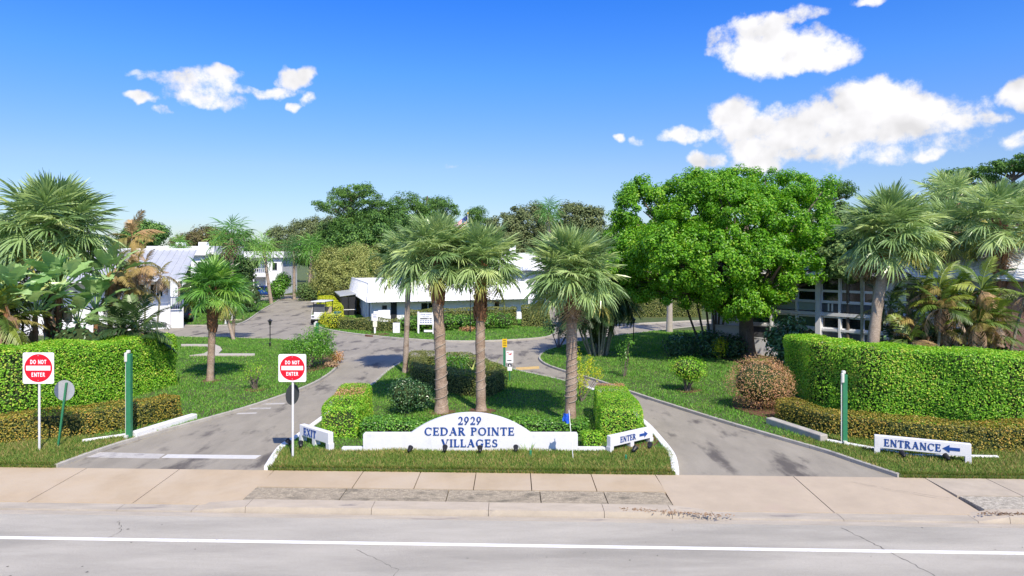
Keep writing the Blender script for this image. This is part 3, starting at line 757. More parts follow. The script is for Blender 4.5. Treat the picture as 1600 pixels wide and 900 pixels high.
hedge('short stub of green hedge filling the gap between the wall sign and the arrow board', [(2.12,20.95),(2.75,20.95)], .6, .48, .06, MT['lf_hedge'], dens=700, r=.12, bump=.05)
hedge('dark clipped hedge ring enclosing lilies in the middle of the island', [(-4.15,30.6),(-1.2,28.0),(-.55,29.6),(-2.4,34.0),(-4.75,34.3)], .72, .98, .06, MT['lf_darkhedge'], dens=620, r=.12, bump=.05, closed=True)
# hedges round the clubhouse and along the cross road
hedge('dark low clipped hedge in front of the white screen by the clubhouse corner', [(-13.3,53.2),(-9.4,51.6),(-8.6,51.9)], 1.0, .95, .09, MT['lf_darkhedge'], dens=260, r=.15)
hedge('taller dark green hedge below the clubhouse front wall', [(-8.2,53.3),(-1.5,55.4),(.3,56.0)], 1.0, 1.55, .10, MT['lf_darkhedge'], dens=240, r=.15)
hedge('square brown green hedge block at the clubhouse drive', [(.75,55.2),(3.0,55.2)], 1.1, 1.7, .10, MT['lf_darkhedge'], dens=260, r=.12)
hedge('dark hedge block behind the tightly wound palm trunk, across the clubhouse drive', [(4.0,57.5),(6.2,57.6)], 1.2, 1.75, .10, MT['lf_darkhedge'], dens=240, r=.15)
hedge('long dark hedge across the cross road, seen between the big trees', [(9.6,63.5),(17.5,63.5)], 1.3, 1.55, .10, MT['lf_darkhedge'], dens=220, r=.15)
# lime hedges stepping down beside the parked cart
hedge('bright lime clipped hedge farthest back beside the cart lane', [(-22.2,81),(-19.7,72)], 1.5, [1.5,1.3], .12, MT['lf_lime'], dens=220, r=.3)
hedge('bright lime hedge in the middle, beside the white roofed cart', [(-19.2,70.5),(-15.9,61.5)], 1.5, [1.5,1.25], .11, MT['lf_lime'], dens=240, r=.3)
shrub('rounded lime yellow bush at the clubhouse corner, next to the dark hedge', (-13.9,53.6), [(0,0,.65,.95,.9,.7)], 1600, .12, MT['lf_lime'], core=True)
shrub('small lime bush beside the teal bin', (-15.4,56.6), [(0,0,.55,.7,.7,.6)], 900, .12, MT['lf_lime'], core=True)
# loose shrubs
shrub('copper and rust coloured rounded bush next to the enter lane', (9.35,25.9), [(0,0,1.1,1.22,1.05,1.0),(.45,.1,1.0,.95,.9,.9)], 9500, .06, MT['lf_red'], stems=14, core=True, shell=.16, twig=.02)
shrub('small round glossy green tree-like bush on the shaded lawn', (7.5,29.2), [(0,0,1.08,.80,.75,.50),(.1,0,1.0,.72,.7,.55)], 2600, .085, MT['lf_hedge'], stems=8, twig=.03, core=True, shell=.25)
shrub('glossy dark green rounded bush on the island by the exit hedge', (-3.95,25.1), [(0,0,.78,.62,.6,.68),(.45,.3,.7,.6,.5,.55)], 3000, .085, MT['lf_glossdark'], stems=8, core=True, shell=.25)
shrub('large loose olive green shrub between the exit lane and the black lamp', (-10.35,34.6), [(0,0,1.15,.95,.8,1.0),(-.75,.6,.9,.75,.7,.85),(.45,.7,1.35,.6,.6,.75),(.2,1.6,1.2,.9,.8,.9)], 6500, .10, MT['lf_mid'], stems=12, shell=.3, clump=14)
shrub('small rusty orange foliage plant in the mulch bed', (-9.55,37.2), [(0,0,.35,.4,.4,.35)], 500, .10, MT['lf_red'], stems=4)
shrub('low straw coloured plant at the edge of the mulch bed', (-9.35,35.4), [(0,0,.2,.4,.3,.2)], 300, .12, MT['frond_dead'], stems=4)
shrub('thin half bare twiggy bush on the west lawn', (-11.1,29.6), [(0,0,.95,.65,.6,.55),(-.3,0,.75,.45,.4,.4)], 620, .07, MT['lf_hedge'], stems=22, twig=.014, shell=.5)
shrub('wispy bright green sapling leaning beside the tightly wound palm', (2.75,27.2), [(0,0,1.0,.4,.4,.75),(.35,.1,1.5,.22,.25,.55),(-.15,0,1.85,.2,.2,.45),(.7,.2,1.15,.25,.25,.3)], 620, .12, MT['lf_lime'], stems=8, twig=.012, shell=.6, aspect=.28)
shrub('slender sparse sapling on the shaded lawn', (5.35,32.6), [(0,0,1.2,.4,.4,.7),(.3,0,1.7,.3,.3,.35)], 240, .12, MT['lf_mid'], stems=6, twig=.014, shell=.6)
shrub('dark leafed young tree by the kerb of the east lawn', (2.9,42.5), [(-.3,0,1.5,.9,.7,.6),(.5,0,1.0,.5,.5,.5)], 420, .16, MT['lf_glossdark'], stems=9, twig=.025, shell=.5)
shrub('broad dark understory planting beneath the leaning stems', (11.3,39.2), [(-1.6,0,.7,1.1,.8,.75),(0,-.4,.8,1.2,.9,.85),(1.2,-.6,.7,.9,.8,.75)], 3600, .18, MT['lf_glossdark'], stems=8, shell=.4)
shrub('yellow green foliage plant at the foot of the leaning stems', (11.6,38.2), [(0,0,.7,.5,.5,.6)], 420, .18, MT['lf_lime'], stems=5, shell=.5, aspect=.3)
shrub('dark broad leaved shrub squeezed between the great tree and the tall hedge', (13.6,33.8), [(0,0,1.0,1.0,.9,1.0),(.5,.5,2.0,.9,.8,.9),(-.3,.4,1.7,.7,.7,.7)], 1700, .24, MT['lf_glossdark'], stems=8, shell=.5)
shrub('small bushy plant in the middle of the ring hedge', (-2.9,31.8), [(0,0,.75,.75,.7,.62),(.7,.6,.7,.5,.5,.5)], 1400, .11, MT['lf_mid'], stems=7, shell=.35)
shrub('dense green bush in front of the taller clubhouse hedge', (-6.6,51.8), [(0,0,.75,1.3,.8,.7),(-1.2,0,.7,.9,.7,.6),(1.4,.2,.75,1.2,.8,.7)], 3000, .15, MT['lf_mid'], stems=8, shell=.35, core=True)
shrub('loose green bush spreading along the clubhouse hedge next to the square brown block', (-2.3,53.0), [(0,0,.75,1.4,.8,.75),(1.6,.3,.7,1.0,.7,.65),(-1.5,0,.65,1.0,.7,.6)], 3000, .15, MT['lf_mid'], stems=8, shell=.35, core=True)
shrub('bare brown shrub fringe below the clubhouse bush', (-3.3,51.5), [(0,0,.25,.7,.4,.25)], 300, .12, MT['lf_red'], stems=8)
shrub('dark round bush under the distant pair of fan palms', (-25.5,86), [(0,0,1.1,1.9,1.5,1.2)], 2200, .26, MT['lf_far'], stems=5, core=True)
shrub('dense green bush before the white balcony house', (-30.4,88), [(0,0,1.2,1.2,1.2,1.2),(.6,1,2.3,1.1,1.0,1.2)], 2600, .26, MT['lf_mid'], stems=5, core=True)
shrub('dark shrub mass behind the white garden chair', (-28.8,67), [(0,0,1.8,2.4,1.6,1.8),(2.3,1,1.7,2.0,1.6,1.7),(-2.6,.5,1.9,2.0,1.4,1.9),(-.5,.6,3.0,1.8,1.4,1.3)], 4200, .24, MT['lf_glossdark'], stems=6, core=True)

def spiky(label, base, n, l, m, cat='plant', name='lily_plant', wd=.05):
    t = thing(name, label, cat, (base[0], base[1], .05)); b = MB()
    for i in range(n):
        a = rnd.uniform(0, math.tau); e = rnd.uniform(.5, 1.35); ll = l * rnd.uniform(.7, 1.15)
        d = Vector((math.cos(a)*math.cos(e), math.sin(a)*math.cos(e), math.sin(e))); sd = Vector((-math.sin(a), math.cos(a), 0)) * wd
        p0 = Vector((base[0], base[1], .05)) + Vector((math.cos(a), math.sin(a), 0)) * rnd.uniform(0, .15)
        p1 = p0 + d*ll*.55; p2 = p0 + d*ll + Vector((0,0,-.18*ll*math.cos(e)))
        b.add([p0 - sd*.5, p0 + sd*.5, p1 - sd, p1 + sd, p2], [(0,1,3,2),(2,3,4)])
    b.build('leaves', m, t); return t
spiky('spiky yellow green lily in the ring hedge, close to the thick wound trunk', (-3.55,30.6), 42, 1.45, MT['spike'])
spiky('spiky yellow green lily in the ring hedge, midway between the two wound trunks', (-1.95,29.9), 46, 1.55, MT['spike'])
spiky('spiky yellow green lily in the ring hedge, close to the shorter wound trunk', (-1.25,30.4), 40, 1.45, MT['spike'])
spiky('small spiky plant in front of the long wall sign', (.44,20.2), 7, .42, MT['frond'], wd=.02)

# ------------------------------------------------------------------ lettering
def strokes(ch, serif=True, T=.19, t=.085):
    """polygons (lists of points) of one capital, 1 high; also its width"""
    out = []
    q = lambda *p: out.append([(float(x), float(y)) for x, y in p])
    sh = .05 if serif else 0; se = .075 if serif else 0
    if not serif: t = T
    def rect(x0, y0, x1, y1): q((x0,y0),(x1,y0),(x1,y1),(x0,y1))
    def stem(x, w=T, top=True, bot=True, y0=0, y1=1):
        rect(x, y0, x + w, y1)
        if serif:
            if bot: rect(x - se, y0, x + w + se, y0 + sh)
            if top: rect(x - se, y1 - sh, x + w + se, y1)
    def arc(cx, cy, rx, ry, a0, a1, n=12, tk=None):
        """thick where the stroke runs upright, thin where it lies flat"""
        for i in range(n):
            p = []
            for k in (i, i + 1):
                a = math.radians(a0 + (a1 - a0) * k / n); w = t + (T - t) * abs(math.cos(a))**1.5
                p.append(((cx + rx*math.cos(a), cy + ry*math.sin(a)), (cx + (rx-w)*math.cos(a), cy + (ry - min(w, t + .25*(w-t)) ) * math.sin(a))))
            q(p[0][0], p[1][0], p[1][1], p[0][1])
    def diag(x0, y0, x1, y1, w): q((x0 - w/2, y0), (x0 + w/2, y0), (x1 + w/2, y1), (x1 - w/2, y1))
    def srf(x, y, w=.26): 
        if serif: rect(x - w/2, y - (sh if y > .5 else 0), x + w/2, y + (0 if y > .5 else sh))
    if ch == 'C': arc(.45,.5,.45,.5,48,312,16); serif and rect(.74,.66,.80,.95); w = .82
    elif ch == 'G': arc(.45,.5,.45,.5,48,318,16); serif and rect(.74,.68,.80,.95); rect(.80-T*.8,.02,.80,.42); rect(.56,.36,.86,.36+max(sh,t)); w = .88
    elif ch == 'E': stem(.06); rect(.06,0,.66,t); rect(.06,1-t,.62,1); rect(.06,.47,.52,.47+t); serif and (rect(.61,0,.67,.26), rect(.57,.76,.63,1), rect(.49,.37,.54,.66)); w = .68
    elif ch == 'D': stem(.06); arc(.36,.5,.50,.5,-90,90,12); rect(.06,0,.38,t); rect(.06,1-t,.38,1); w = .88
    elif ch == 'A': diag(.12,0,.43,1,t*1.15); diag(.72,0,.43,1,T*1.1); rect(.22,.30,.64,.30+t); srf(.11,0); srf(.73,0); w = .86
    elif ch == 'P': stem(.06); arc(.34,.74,.32,.26,-90,90,10); rect(.06,1-t,.36,1); rect(.06,.48,.36,.48+t); w = .68
    elif ch == 'R': stem(.06); arc(.34,.75,.30,.25,-90,90,10); rect(.06,1-t,.36,1); rect(.06,.5,.36,.5+t); diag(.68,0,.36,.52,T*1.05); srf(.71,0,.2); w = .80
    elif ch == 'O': arc(.46,.5,.46,.5,0,360,24); w = .92
    elif ch == 'I': stem(.06); w = .06 + T + .06
    elif ch == 'N': stem(.08,t*1.1 if serif else T); stem(.68,t*1.1 if serif else T); diag(.70 if serif else .76,0,.13,1,T*1.05); w = .86
    elif ch == 'T': stem(.28,top=False); rect(.0,1-t,.74,1); serif and (rect(0,.74,.055,1), rect(.685,.74,.74,1)); w = .74
    elif ch == 'V': diag(.42,0,.13,1,T*1.1); diag(.42,0,.73,1,t*1.15); srf(.13,1); srf(.74,1); w = .84
    elif ch == 'L': stem(.06); rect(.06,0,.62,t); serif and rect(.56,0,.62,.28); w = .62
    elif ch == 'S': arc(.32,.745,.28,.255,40,270,12); arc(.32,.27,.31,.27,-140,90,12); serif and (rect(.50,.72,.555,.95), rect(.02,.06,.075,.30)); w = .62
    elif ch == 'X': diag(.70,0,.14,1,T*1.1); diag(.12,0,.72,1,t*1.2); srf(.12,0); srf(.71,0); srf(.14,1); srf(.71,1); w = .82
    elif ch == '2': arc(.30,.70,.28,.30,-38,165,12); q((.02,t*.6),(.16,t*.6),(.56,.56),(.44,.50)); rect(.02,0,.60,T*.75); serif and rect(.56,0,.61,.24); w = .62
    elif ch == '9': arc(.31,.66,.30,.34,0,360,18); q((.61,.66),(.61-T*.9,.62),(.18,.0),(.06,.05)); q((.61,.66),(.44,.40),(.12,-.0),(.30,.06)); w = .64
    else: w = .35
    return out, w
def text_width(s, h, sp, serif): return sum(strokes(c, serif)[1] + sp for c in s) * h - sp * h
def letter_mesh(s, h, depth, serif=True, sp=.14, xs=1.0, T=.19):
    """list of (character, x offset, MB local: x right, z up, front at y=-depth)"""
    res = []; x = 0
    for ch in s:
        polys, w = strokes(ch, serif, T)
        if polys:
            b = MB()
            for i, p in enumerate(polys):
                d = depth + i * 2e-4
                n = len(p); ar = sum(p[k][0]*p[(k+1)%n][1] - p[(k+1)%n][0]*p[k][1] for k in range(n))
                if ar < 0: p = p[::-1]
                v = [(u*h*xs, -d, z*h) for u, z in p] + [(u*h*xs, .004, z*h) for u, z in p]
                b.add(v, [tuple(range(n))] + [((k+1) % n, k, n + k, n + (k+1) % n) for k in range(n)])
            res.append((ch, x*h*xs, b))
        x += w + sp
    return res
def letters(parent, s, h, center, u, m, depth=.02, serif=True, sp=.14, width=None, join=None, T=.19):
    """lettering on the plane through center (parent-local) whose reading direction is the angle u"""
    wid = text_width(s, h, sp, serif); xs = (width / wid) if width else 1.0; wid *= xs
    parts = letter_mesh(s, h, depth, serif, sp, xs, T)
    c, si = math.cos(u), math.sin(u)
    if join:
        b = MB()
        for ch, x, q in parts:
            for v, (f, mm) in zip(q.v, q.f): pass
            for v in q.v: v[:, 0] += x - wid/2; v[:, 2] -= h/2
            base = b.n
            for v in q.v: b.v.append(v); 
            for f, mm in q.f: b.f.append((f + base, 0))
            b.n += q.n
        return link(join, b.mesh(join, m), parent, center, (0, 0, u))
    for ch, x, q in parts:
        link('letter', q.mesh('letter', m), parent, Vector(center) + Vector((c*(x - wid/2), si*(x - wid/2), -h/2)), (0, 0, u))

# ------------------------------------------------------------------ the wall sign
d0 = 20.42
wx0, wx1, wcx, whw = X(567, d0), X(903, d0), X(735, d0), X(829, d0) - X(735, d0)
t = thing('wall_sign', 'long white arched wall sign with raised blue serif lettering on the grass', 'sign', (wcx, d0, 0))
zs, za = Z(677.5, d0), Z(646, d0)
prof = [(wx0, 0), (wx1, 0), (wx1, zs - .03), (wx1 - .03, zs)]
R_ = (whw**2 + (za - zs)**2) / (2*(za - zs)); a0 = math.asin(whw / R_)
for i in range(25):
    a = a0 - 2*a0*i/24; prof.append((wcx + R_*math.sin(a), za - R_ + R_*math.cos(a)))
prof += [(wx0 + .03, zs), (wx0, zs - .03)]
b = MB(); n = len(prof)
b.add([(x, d0, z) for x, z in prof] + [(x, d0 + .22, z) for x, z in prof], [tuple(range(n)), tuple(range(2*n - 1, n - 1, -1))] + [((i+1) % n, i, n + i, n + (i+1) % n) for i in range(n)])
o = b.build('panel', MT['white'], t); bevel(o, .012, 2)
b = MB(); b.box((wx0 - .33, d0 + .12, .10), (.62, .2, .12)); b.build('footing', MT['white'], t)
b = MB(); b.box((wx1 + .42, d0 + .10, .10), (.82, .2, .12)); b.build('footing', MT['white'], t)
for s, py, h, w in (('2929', 657, .235, .70), ('CEDAR POINTE', 673.8, .232, 2.68), ('VILLAGES', 692.2, .225, 1.68)):
    letters(t, s, h, Vector((X(733.5 if s != '2929' else 734, d0) - wcx, 0, Z(py, d0))), 0, MT['blue'], .022, width=w)

def board_sign(label, a, bb, z0, z1, text, textpos, h, width, legs=(.03, .5, .97), arrow=None, thick=.16, leg_h=None):
    """a long white board on stub posts; a, bb the ground points of its ends, reading from a to bb"""
    a, bb = Vector((a[0], a[1], 0)), Vector((bb[0], bb[1], 0)); u = (bb - a); L_ = u.length; ang = math.atan2(u.y, u.x)
    t = thing('board_sign', label, 'sign', a.lerp(bb, .5))
    m = a.lerp(bb, .5)
    q = MB(); q.box((m.x, m.y, (z0+z1)/2), (L_, thick, z1 - z0), ang); bevel(q.build('board', MT['white'], t), .012, 2)
    for k in legs:
        p = a.lerp(bb, k); q = MB(); q.box((p.x, p.y, z0/2 + .004), (.15, thick*1.06, z0 - .002), ang); q.build('post', MT['white'], t)
    nrm = Vector((math.sin(ang), -math.cos(ang), 0)) * (thick/2 + .001)
    c = (a.lerp(bb, textpos) - m) + nrm; c.z = (z0+z1)/2
    letters(t, text, h, c, ang, MT['blue'], .015, width=width)
    if arrow:
        k, l, s_ = arrow
        c = (a.lerp(bb, k) - m) + nrm; c.z = (z0+z1)/2
        pts = [(-.5,-.10),(.1,-.10),(.1,-.26),(.5,0),(.1,.26),(.1,.10),(-.5,.10)]
        pts = [(x*l*s_, z*l) for x, z in pts]
        if s_ < 0: pts = pts[::-1]
        q = MB(); nn = len(pts); q.add([(x, -.012, z) for x, z in pts] + [(x, .004, z) for x, z in pts], [tuple(range(nn))] + [((i+1) % nn, i, nn + i, nn + (i+1) % nn) for i in range(nn)])
        link('arrow', q.mesh('arrow', MT['blue']), t, c, (0, 0, ang))
    return t
p0, p1 = G(951,710), G(1017,694)
board_sign('slanted white ENTER board with a blue arrow, on three stub posts', p0, p1, Z(698, p0.y), Z(681, p0.y), 'ENTER', .40, .17, .66, arrow=(.77,.36,1))
p0, p1 = G(472,692), G(517,707)
board_sign('white EXIT board turned towards the exit lane, on three stub posts', p0, p1, .27, .60, 'EXIT', .37, .22, .68, thick=.18)
p0, p1 = G(1366,712), G(1517,728)
board_sign('low white ENTRANCE board with a blue arrow, before the long hedge', p0, p1, Z(698, p0.y), Z(679, p0.y), 'ENTRANCE', .40, .205, 1.42, legs=(.03,.97), arrow=(.80,.42,-1))

# ------------------------------------------------------------------ do-not-enter signs
def dne(label, base, top_z, size, post_m):
    t = thing('do_not_enter_sign', label, 'road sign', base)
    q = MB(); q.tube([(base.x, base.y, -.1), (base.x, base.y, top_z - .05)], .033, 10); q.build('post', post_m, t)
    cz = top_z - size/2; y = base.y - .045; h = size/2; r = .05
    rp = []
    for cx, cy, a in ((h-r, h-r, 0), (-h+r, h-r, 90), (-h+r, -h+r, 180), (h-r, -h+r, 270)):
        for k in range(5): an = math.radians(a + 22.5*k); rp.append((base.x + cx + r*math.cos(an), cz + cy + r*math.sin(an)))
    def plate(pts, y0, y1, name, m):
        q = MB(); n = len(pts); q.add([(x, y0, z) for x, z in pts] + [(x, y1, z) for x, z in pts], [tuple(range(n-1,-1,-1)), tuple(range(n, 2*n))] + [(i, (i+1) % n, n + (i+1) % n, n + i) for i in range(n)])
        return q.build(name, m, t)
    plate(rp, y, y + .01, 'plate', MT['signwhite'])
    plate([(base.x + h*.90*math.cos(i*math.tau/40), cz + h*.90*math.sin(i*math.tau/40)) for i in range(40)], y - .003, y + .002, 'red_disc', MT['red'])
    plate([(base.x + sx*h*.78, cz + sz*h*.15) for sx, sz in ((1,1),(-1,1),(-1,-1),(1,-1))], y - .006, y, 'bar', MT['signwhite'])
    lh = size * .135
    for s, dz, w in (('DO NOT', h*.40, size*.52), ('ENTER', -h*.42, size*.44)):
        letters(t, s, lh, Vector((0, y - .003 - base.y, cz + dz)), 0, MT['signwhite'], .003, serif=False, sp=.16, width=w, join='lettering', T=.2)
    q = MB(); 
    for dz in (h*.8, -h*.8): q.ball((base.x, y - .008, cz + dz), .014, 6, 4)
    q.build('bolts', MT['alu'], t)
    return t, cz
pb = G(61.5,708); dne('do not enter sign on a pale pole in front of the low bronze hedge', pb, Z(550.5, pb.y), .93, MT['post_white'])
pb = G(457.5,719); t2, cz = dne('do not enter sign with a dark disc on its back at the island tip', pb, Z(553, pb.y), .80, MT['post_white'])
zd = Z(617, pb.y); q = MB()
ang = R(38)
q.tube([(pb.x - .03 + .02*math.sin(ang), pb.y + .05, zd), (pb.x - .03, pb.y + .062, zd)], .3, 24)
for v in q.v: v[:, 0] = pb.x - .03 + (v[:, 0] - pb.x + .03) * .62; 
q.build('back_disc', MT['darkdisc'], t2)
# the round sign seen from behind on its leaning green post
pb = G(90,702); tp = A(104,598, pb.y + .05)
t = thing('round_sign', 'plain grey back of a round sign on a leaning green post', 'road sign', pb)
q = MB(); q.beam(pb + Vector((0,0,-.05)), tp, .075, .05); q.build('post', MT['post_green'], t)
cp = A(100.5,610, pb.y + .1); q = MB(); q.tube([cp, cp + Vector((0,.012,0))], .315, 28); q.build('disc', MT['alu'], t)

# ------------------------------------------------------------------ green posts, lamps, small things
def green_post(label, base, z1, w, lamp=True):
    t = thing('green_post', label, 'post', base, group='square green posts by the driveways')
    q = MB(); q.box((base.x, base.y, z1/2 - .02), (w, w, z1)); bevel(q.build('shaft', MT['post_green'], t), .01, 1)
    q = MB(); q.box((base.x - w*.15, base.y - .01, z1 + .05), (w*.7, w*.7, .1)); q.box((base.x - w*.5, base.y - w*.4, z1 - .12), (w*.6, w*.55, .3)); bevel(q.build('lamp_head' if lamp else 'cap', MT['cap'], t), .02, 1)
    q = MB(); q.box((base.x - w*.62, base.y - .02, z1*.46), (.03, .03, z1*.9)); q.build('conduit', MT['cap'] if lamp else MT['post_green'], t)
    q = MB(); q.box((base.x - .03, base.y - w*.5 - .05, .12), (.1, .1, .14)); q.build('outlet_box', MT['cap'], t)
    return t
green_post('square green post with a pale lamp head standing in the low bronze hedge', G(202,688), Z(552, G(202,688).y), .15)
green_post('square green post with a pale lamp head beside the enter lane kerb and low hedge', G(1319,697), Z(584, G(1319,697).y), .15)
green_post('square green post half hidden by the olive shrub', G(495,541), 1.5, .2, False)

def lamp(label, base, z1):
    t = thing('garden_lamp', label, 'lamp', base, group='black lamp posts on the lawns')
    q = MB(); q.tube([(base.x, base.y, 0), (base.x, base.y, .3), (base.x, base.y, .34), (base.x, base.y, z1 - .34)], [.06,.05,.03,.028], 8); q.build('post', MT['black'], t)
    q = MB(); q.tube([(base.x, base.y, z1 - .36), (base.x, base.y, z1 - .32), (base.x, base.y, z1 - .30), (base.x, base.y, z1 - .10)], [.05,.08,.07,.12], 6); q.build('lantern', MT['glass'], t)
    q = MB(); q.tube([(base.x, base.y, z1 - .11), (base.x, base.y, z1 - .08), (base.x, base.y, z1 - .02), (base.x, base.y, z1 + .05)], [.17,.16,.06,.015], 6); q.build('lantern_cap', MT['black'], t)
lamp('black lantern lamp post near the junction, beside the olive shrub', G(422,543), Z(499, G(422,543).y))
lamp('black lamp post on the shaded lawn beside the fan of stems', G(990,537), Z(497, G(990,537).y))
lamp('small black lamp post beyond the garden chair', G(391,478), Z(452, G(391,478).y))
lamp('black lamp post standing in the clubhouse shrubbery', G(735,522), Z(452, G(735,522).y))

def spot(label, base, az):
    t = thing('spotlight', label, 'spotlight', (base.x, base.y, ZL), az, group='black spotlights in the grass')
    q = MB(); q.tube([(0,0,0), (0,0,.12)], .014, 6); link('stake', q.mesh('stake', MT['black']), t)
    q = MB(); q.tube([(0,-.08,.10), (0,-.05,.12), (0,.05,.17), (0,.09,.19)], [.03,.055,.075,.08], 10); link('housing', q.mesh('housing', MT['black']), t)
    q = MB(); q.tube([(0,.088,.189), (0,.094,.192)], .065, 10); link('lens', q.mesh('lens', MT['glass']), t)
for px, py, az, lb in ((452,702,60,'black spotlight just behind the pale sign pole at the island tip'),(470,706,20,'black spotlight below the EXIT board'),
        (640,714,-15,'black spotlight before the plain end of the wall sign'),(695,713,0,'black spotlight below the first letters of the wall sign'),
        (750,714,5,'black spotlight below the end of the word VILLAGES'),(806,713,0,'black spotlight past the arch of the wall sign'),
        (991,714,-40,'black spotlight before the ENTER board'),(1015,708,-20,'black spotlight by the last post of the ENTER board'),
        (1411,722,0,'black spotlight under the first letters of the ENTRANCE board'),(1480,727,10,'black spotlight under the arrow of the ENTRANCE board')):
    spot(lb, G(px,py), R(az))
q = MB(); bx = G(829,718)
t = thing('ground_spike', 'small dark green box in the grass near the flag', 'box', bx); q.box((bx.x, bx.y, .17), (.07,.06,.2)); bevel(q.build('cover', MT['post_green'], t), .01, 1)
bx = G(978,723); t = thing('ground_spike', 'small dark green box in the grass near the ENTER board', 'box', bx); q = MB(); q.box((bx.x, bx.y, .15), (.06,.06,.16)); bevel(q.build('cover', MT['post_green'], t), .01, 1)
bx = G(836,708); t = thing('marker_stake', 'short thin white stake in the grass before the wall sign', 'stake', bx); q = MB(); q.tube([(bx.x,bx.y,0),(bx.x,bx.y,.3)], .008, 5); q.build('rod', MT['signwhite'], t)
# blue marker flag
fb = G(896,722); t = thing('marker_flag', 'small blue flag on a thin white rod before the wall sign', 'flag', fb)
zt = Z(641, fb.y); q = MB(); q.tube([fb, (fb.x - .13, fb.y, zt)], .012, 6); q.build('rod', MT['signwhite'], t)
q = MB(); V = []; nx, nz = 6, 5
x1 = fb.x - .11
for i in range(nx):
    for j in range(nz):
        V.append((x1 - .19*i/(nx-1) + .02*math.sin(j*1.5), fb.y + .03*math.sin(i*1.4 + j*.6), zt - .06 - .06*(i/(nx-1)) - (.30 - .08*i/(nx-1))*j/(nz-1) - .03*math.sin(i*1.1)))
q.add(V, [(i*nz + j, i*nz + j + 1, (i+1)*nz + j + 1, (i+1)*nz + j) for i in range(nx-1) for j in range(nz-1)]); q.build('flag_cloth', MT['flagblue'], t)

# parking-stop kerbs and low white wall at each corner
def stop(label, a, b_, w, h, m, name='kerb_log'):
    t = thing(name, label, 'kerb', a.lerp(b_, .5)); q = MB(); z = Vector((0, 0, ZL + h/2 - .02)); q.beam(a + z, b_ + z, w, h); bevel(q.build('beam', m, t), .03, 2)
stop('white concrete beam edging the low bronze hedge at the exit lane', G(208,687), G(304,657), .26, .2, MT['white_kerb'])
stop('thin white edging strip running from the green post along the low bronze hedge', G(128,694), G(206,683), .14, .09, MT['white_kerb'])
stop('grey white concrete beam beside the enter lane', G(1202,665), G(1288,694), .30, .24, MT['kerb'])
stop('thin white edging running from the grey beam behind the ENTRANCE board', G(1292,693), G(1420,716), .14, .09, MT['white_kerb'])
stop('thin white edging under the hedge past the ENTRANCE board', G(1422,716.5), G(1560,719), .12, .08, MT['white_kerb'])

# signs on the island's far side and before the clubhouse
pb = G(788,582); t = thing('yellow_sign', 'small yellow notice on a dark green post by the ring hedge', 'sign', pb)
q = MB(); q.beam(pb, (pb.x, pb.y, Z(531, pb.y)), .11, .11); q.build('post', MT['post_green'], t)
c = A(788.5,536, pb.y - .07); q = MB(); q.box(c, (.24,.015,.42)); q.build('plate', MT['yellow'], t)
q = MB()
for k in range(4): q.box((c.x + rnd.uniform(-.01,.01), c.y - .009, c.z + .13 - k*.085), (rnd.uniform(.13,.18), .004, .028))
q.build('print', MT['ink'], t)
pb = G(796.5,597); t = thing('white_notice', 'white notice with red and black print on a thin post by the ring hedge', 'sign', pb)
q = MB(); q.tube([pb, (pb.x, pb.y, Z(556, pb.y))], .025, 8); q.build('post', MT['post_green'], t)
c = A(796.5,557.5, pb.y - .04); q = MB(); q.box(c, (.33,.012,.56)); q.build('plate', MT['signwhite'], t)
q = MB()
for k, (w, dx) in enumerate(((.08,-.09),(.08,.07),(.14,0),(.10,.03))): q.box((c.x + dx, c.y - .008, c.z + .2 - (k//2)*.07 - (k%2)*.03), (w, .004, .03))
q.build('red_print', MT['redink'], t)
q = MB(); q.box((c.x - .02, c.y - .008, c.z - .17), (.2,.004,.04)); q.build('print', MT['ink'], t)
c2 = A(796.5,573.5, pb.y - .04); q = MB(); q.box(c2, (.21,.012,.34)); q.build('lower_plate', MT['signwhite'], t)
q = MB(); q.box((c2.x, c2.y - .008, c2.z + .09), (.19,.004,.15)); q.build('lower_print', MT['ink'], t)
q = MB(); q.add([(c2.x - .05, c2.y - .012, c2.z + .03), (c2.x + .05, c2.y - .012, c2.z + .03), (c2.x, c2.y - .012, c2.z + .14)], [(0,1,2)]); q.build('symbol', MT['signwhite'], t)

pb = G(586,523); t = thing('office_sign', 'white stepped sign panels on a white post at the clubhouse kerb', 'sign', pb)
q = MB(); q.beam(pb, (pb.x, pb.y, Z(488, pb.y)), .12, .12); q.build('post', MT['signwhite'], t)
c = A(585.5,495.5, pb.y - .08); q = MB(); q.box(c, (.46,.03,.5)); q.box((c.x + .12, c.y, c.z + .33), (.4,.028,.2)); q.build('plate', MT['signwhite'], t)
q = MB(); 
for k in range(3): q.box((c.x + .01, c.y - .018, c.z + .17 - k*.11), (.3 - .05*(k % 2), .004, .032))
q.build('print', MT['blue'], t)
c = A(586,506.5, pb.y - .08); q = MB(); q.box(c, (.3,.03,.40)); q.build('lower_plate', surf('cream_plate', (.78,.77,.60), .5, .03), t)
pb = G(619.5,522); t = thing('notice_box', 'white upright notice box on the clubhouse lawn', 'notice box', pb)
q = MB(); q.box((pb.x, pb.y, .46), (.5,.18,.74)); bevel(q.build('box', MT['signwhite'], t), .01, 1)
q = MB(); q.box((pb.x - .2, pb.y, .05), (.05,.12,.1)); q.build('foot', MT['black'], t); q = MB(); q.box((pb.x + .2, pb.y, .05), (.05,.12,.1)); q.build('foot', MT['black'], t)
q = MB()
for k in range(4): q.box((pb.x + .02, pb.y - .092, .68 - k*.1), (.28 - .06*(k % 2), .004, .022))
q.build('print', surf('grey_print', (.4,.4,.45), .6, .05), t)
pb = G(665.5,523); s_ = F / pb.y; t = thing('community_sign', 'white lettered board between two posts on the clubhouse lawn', 'sign', pb)
wd = 23.5/s_
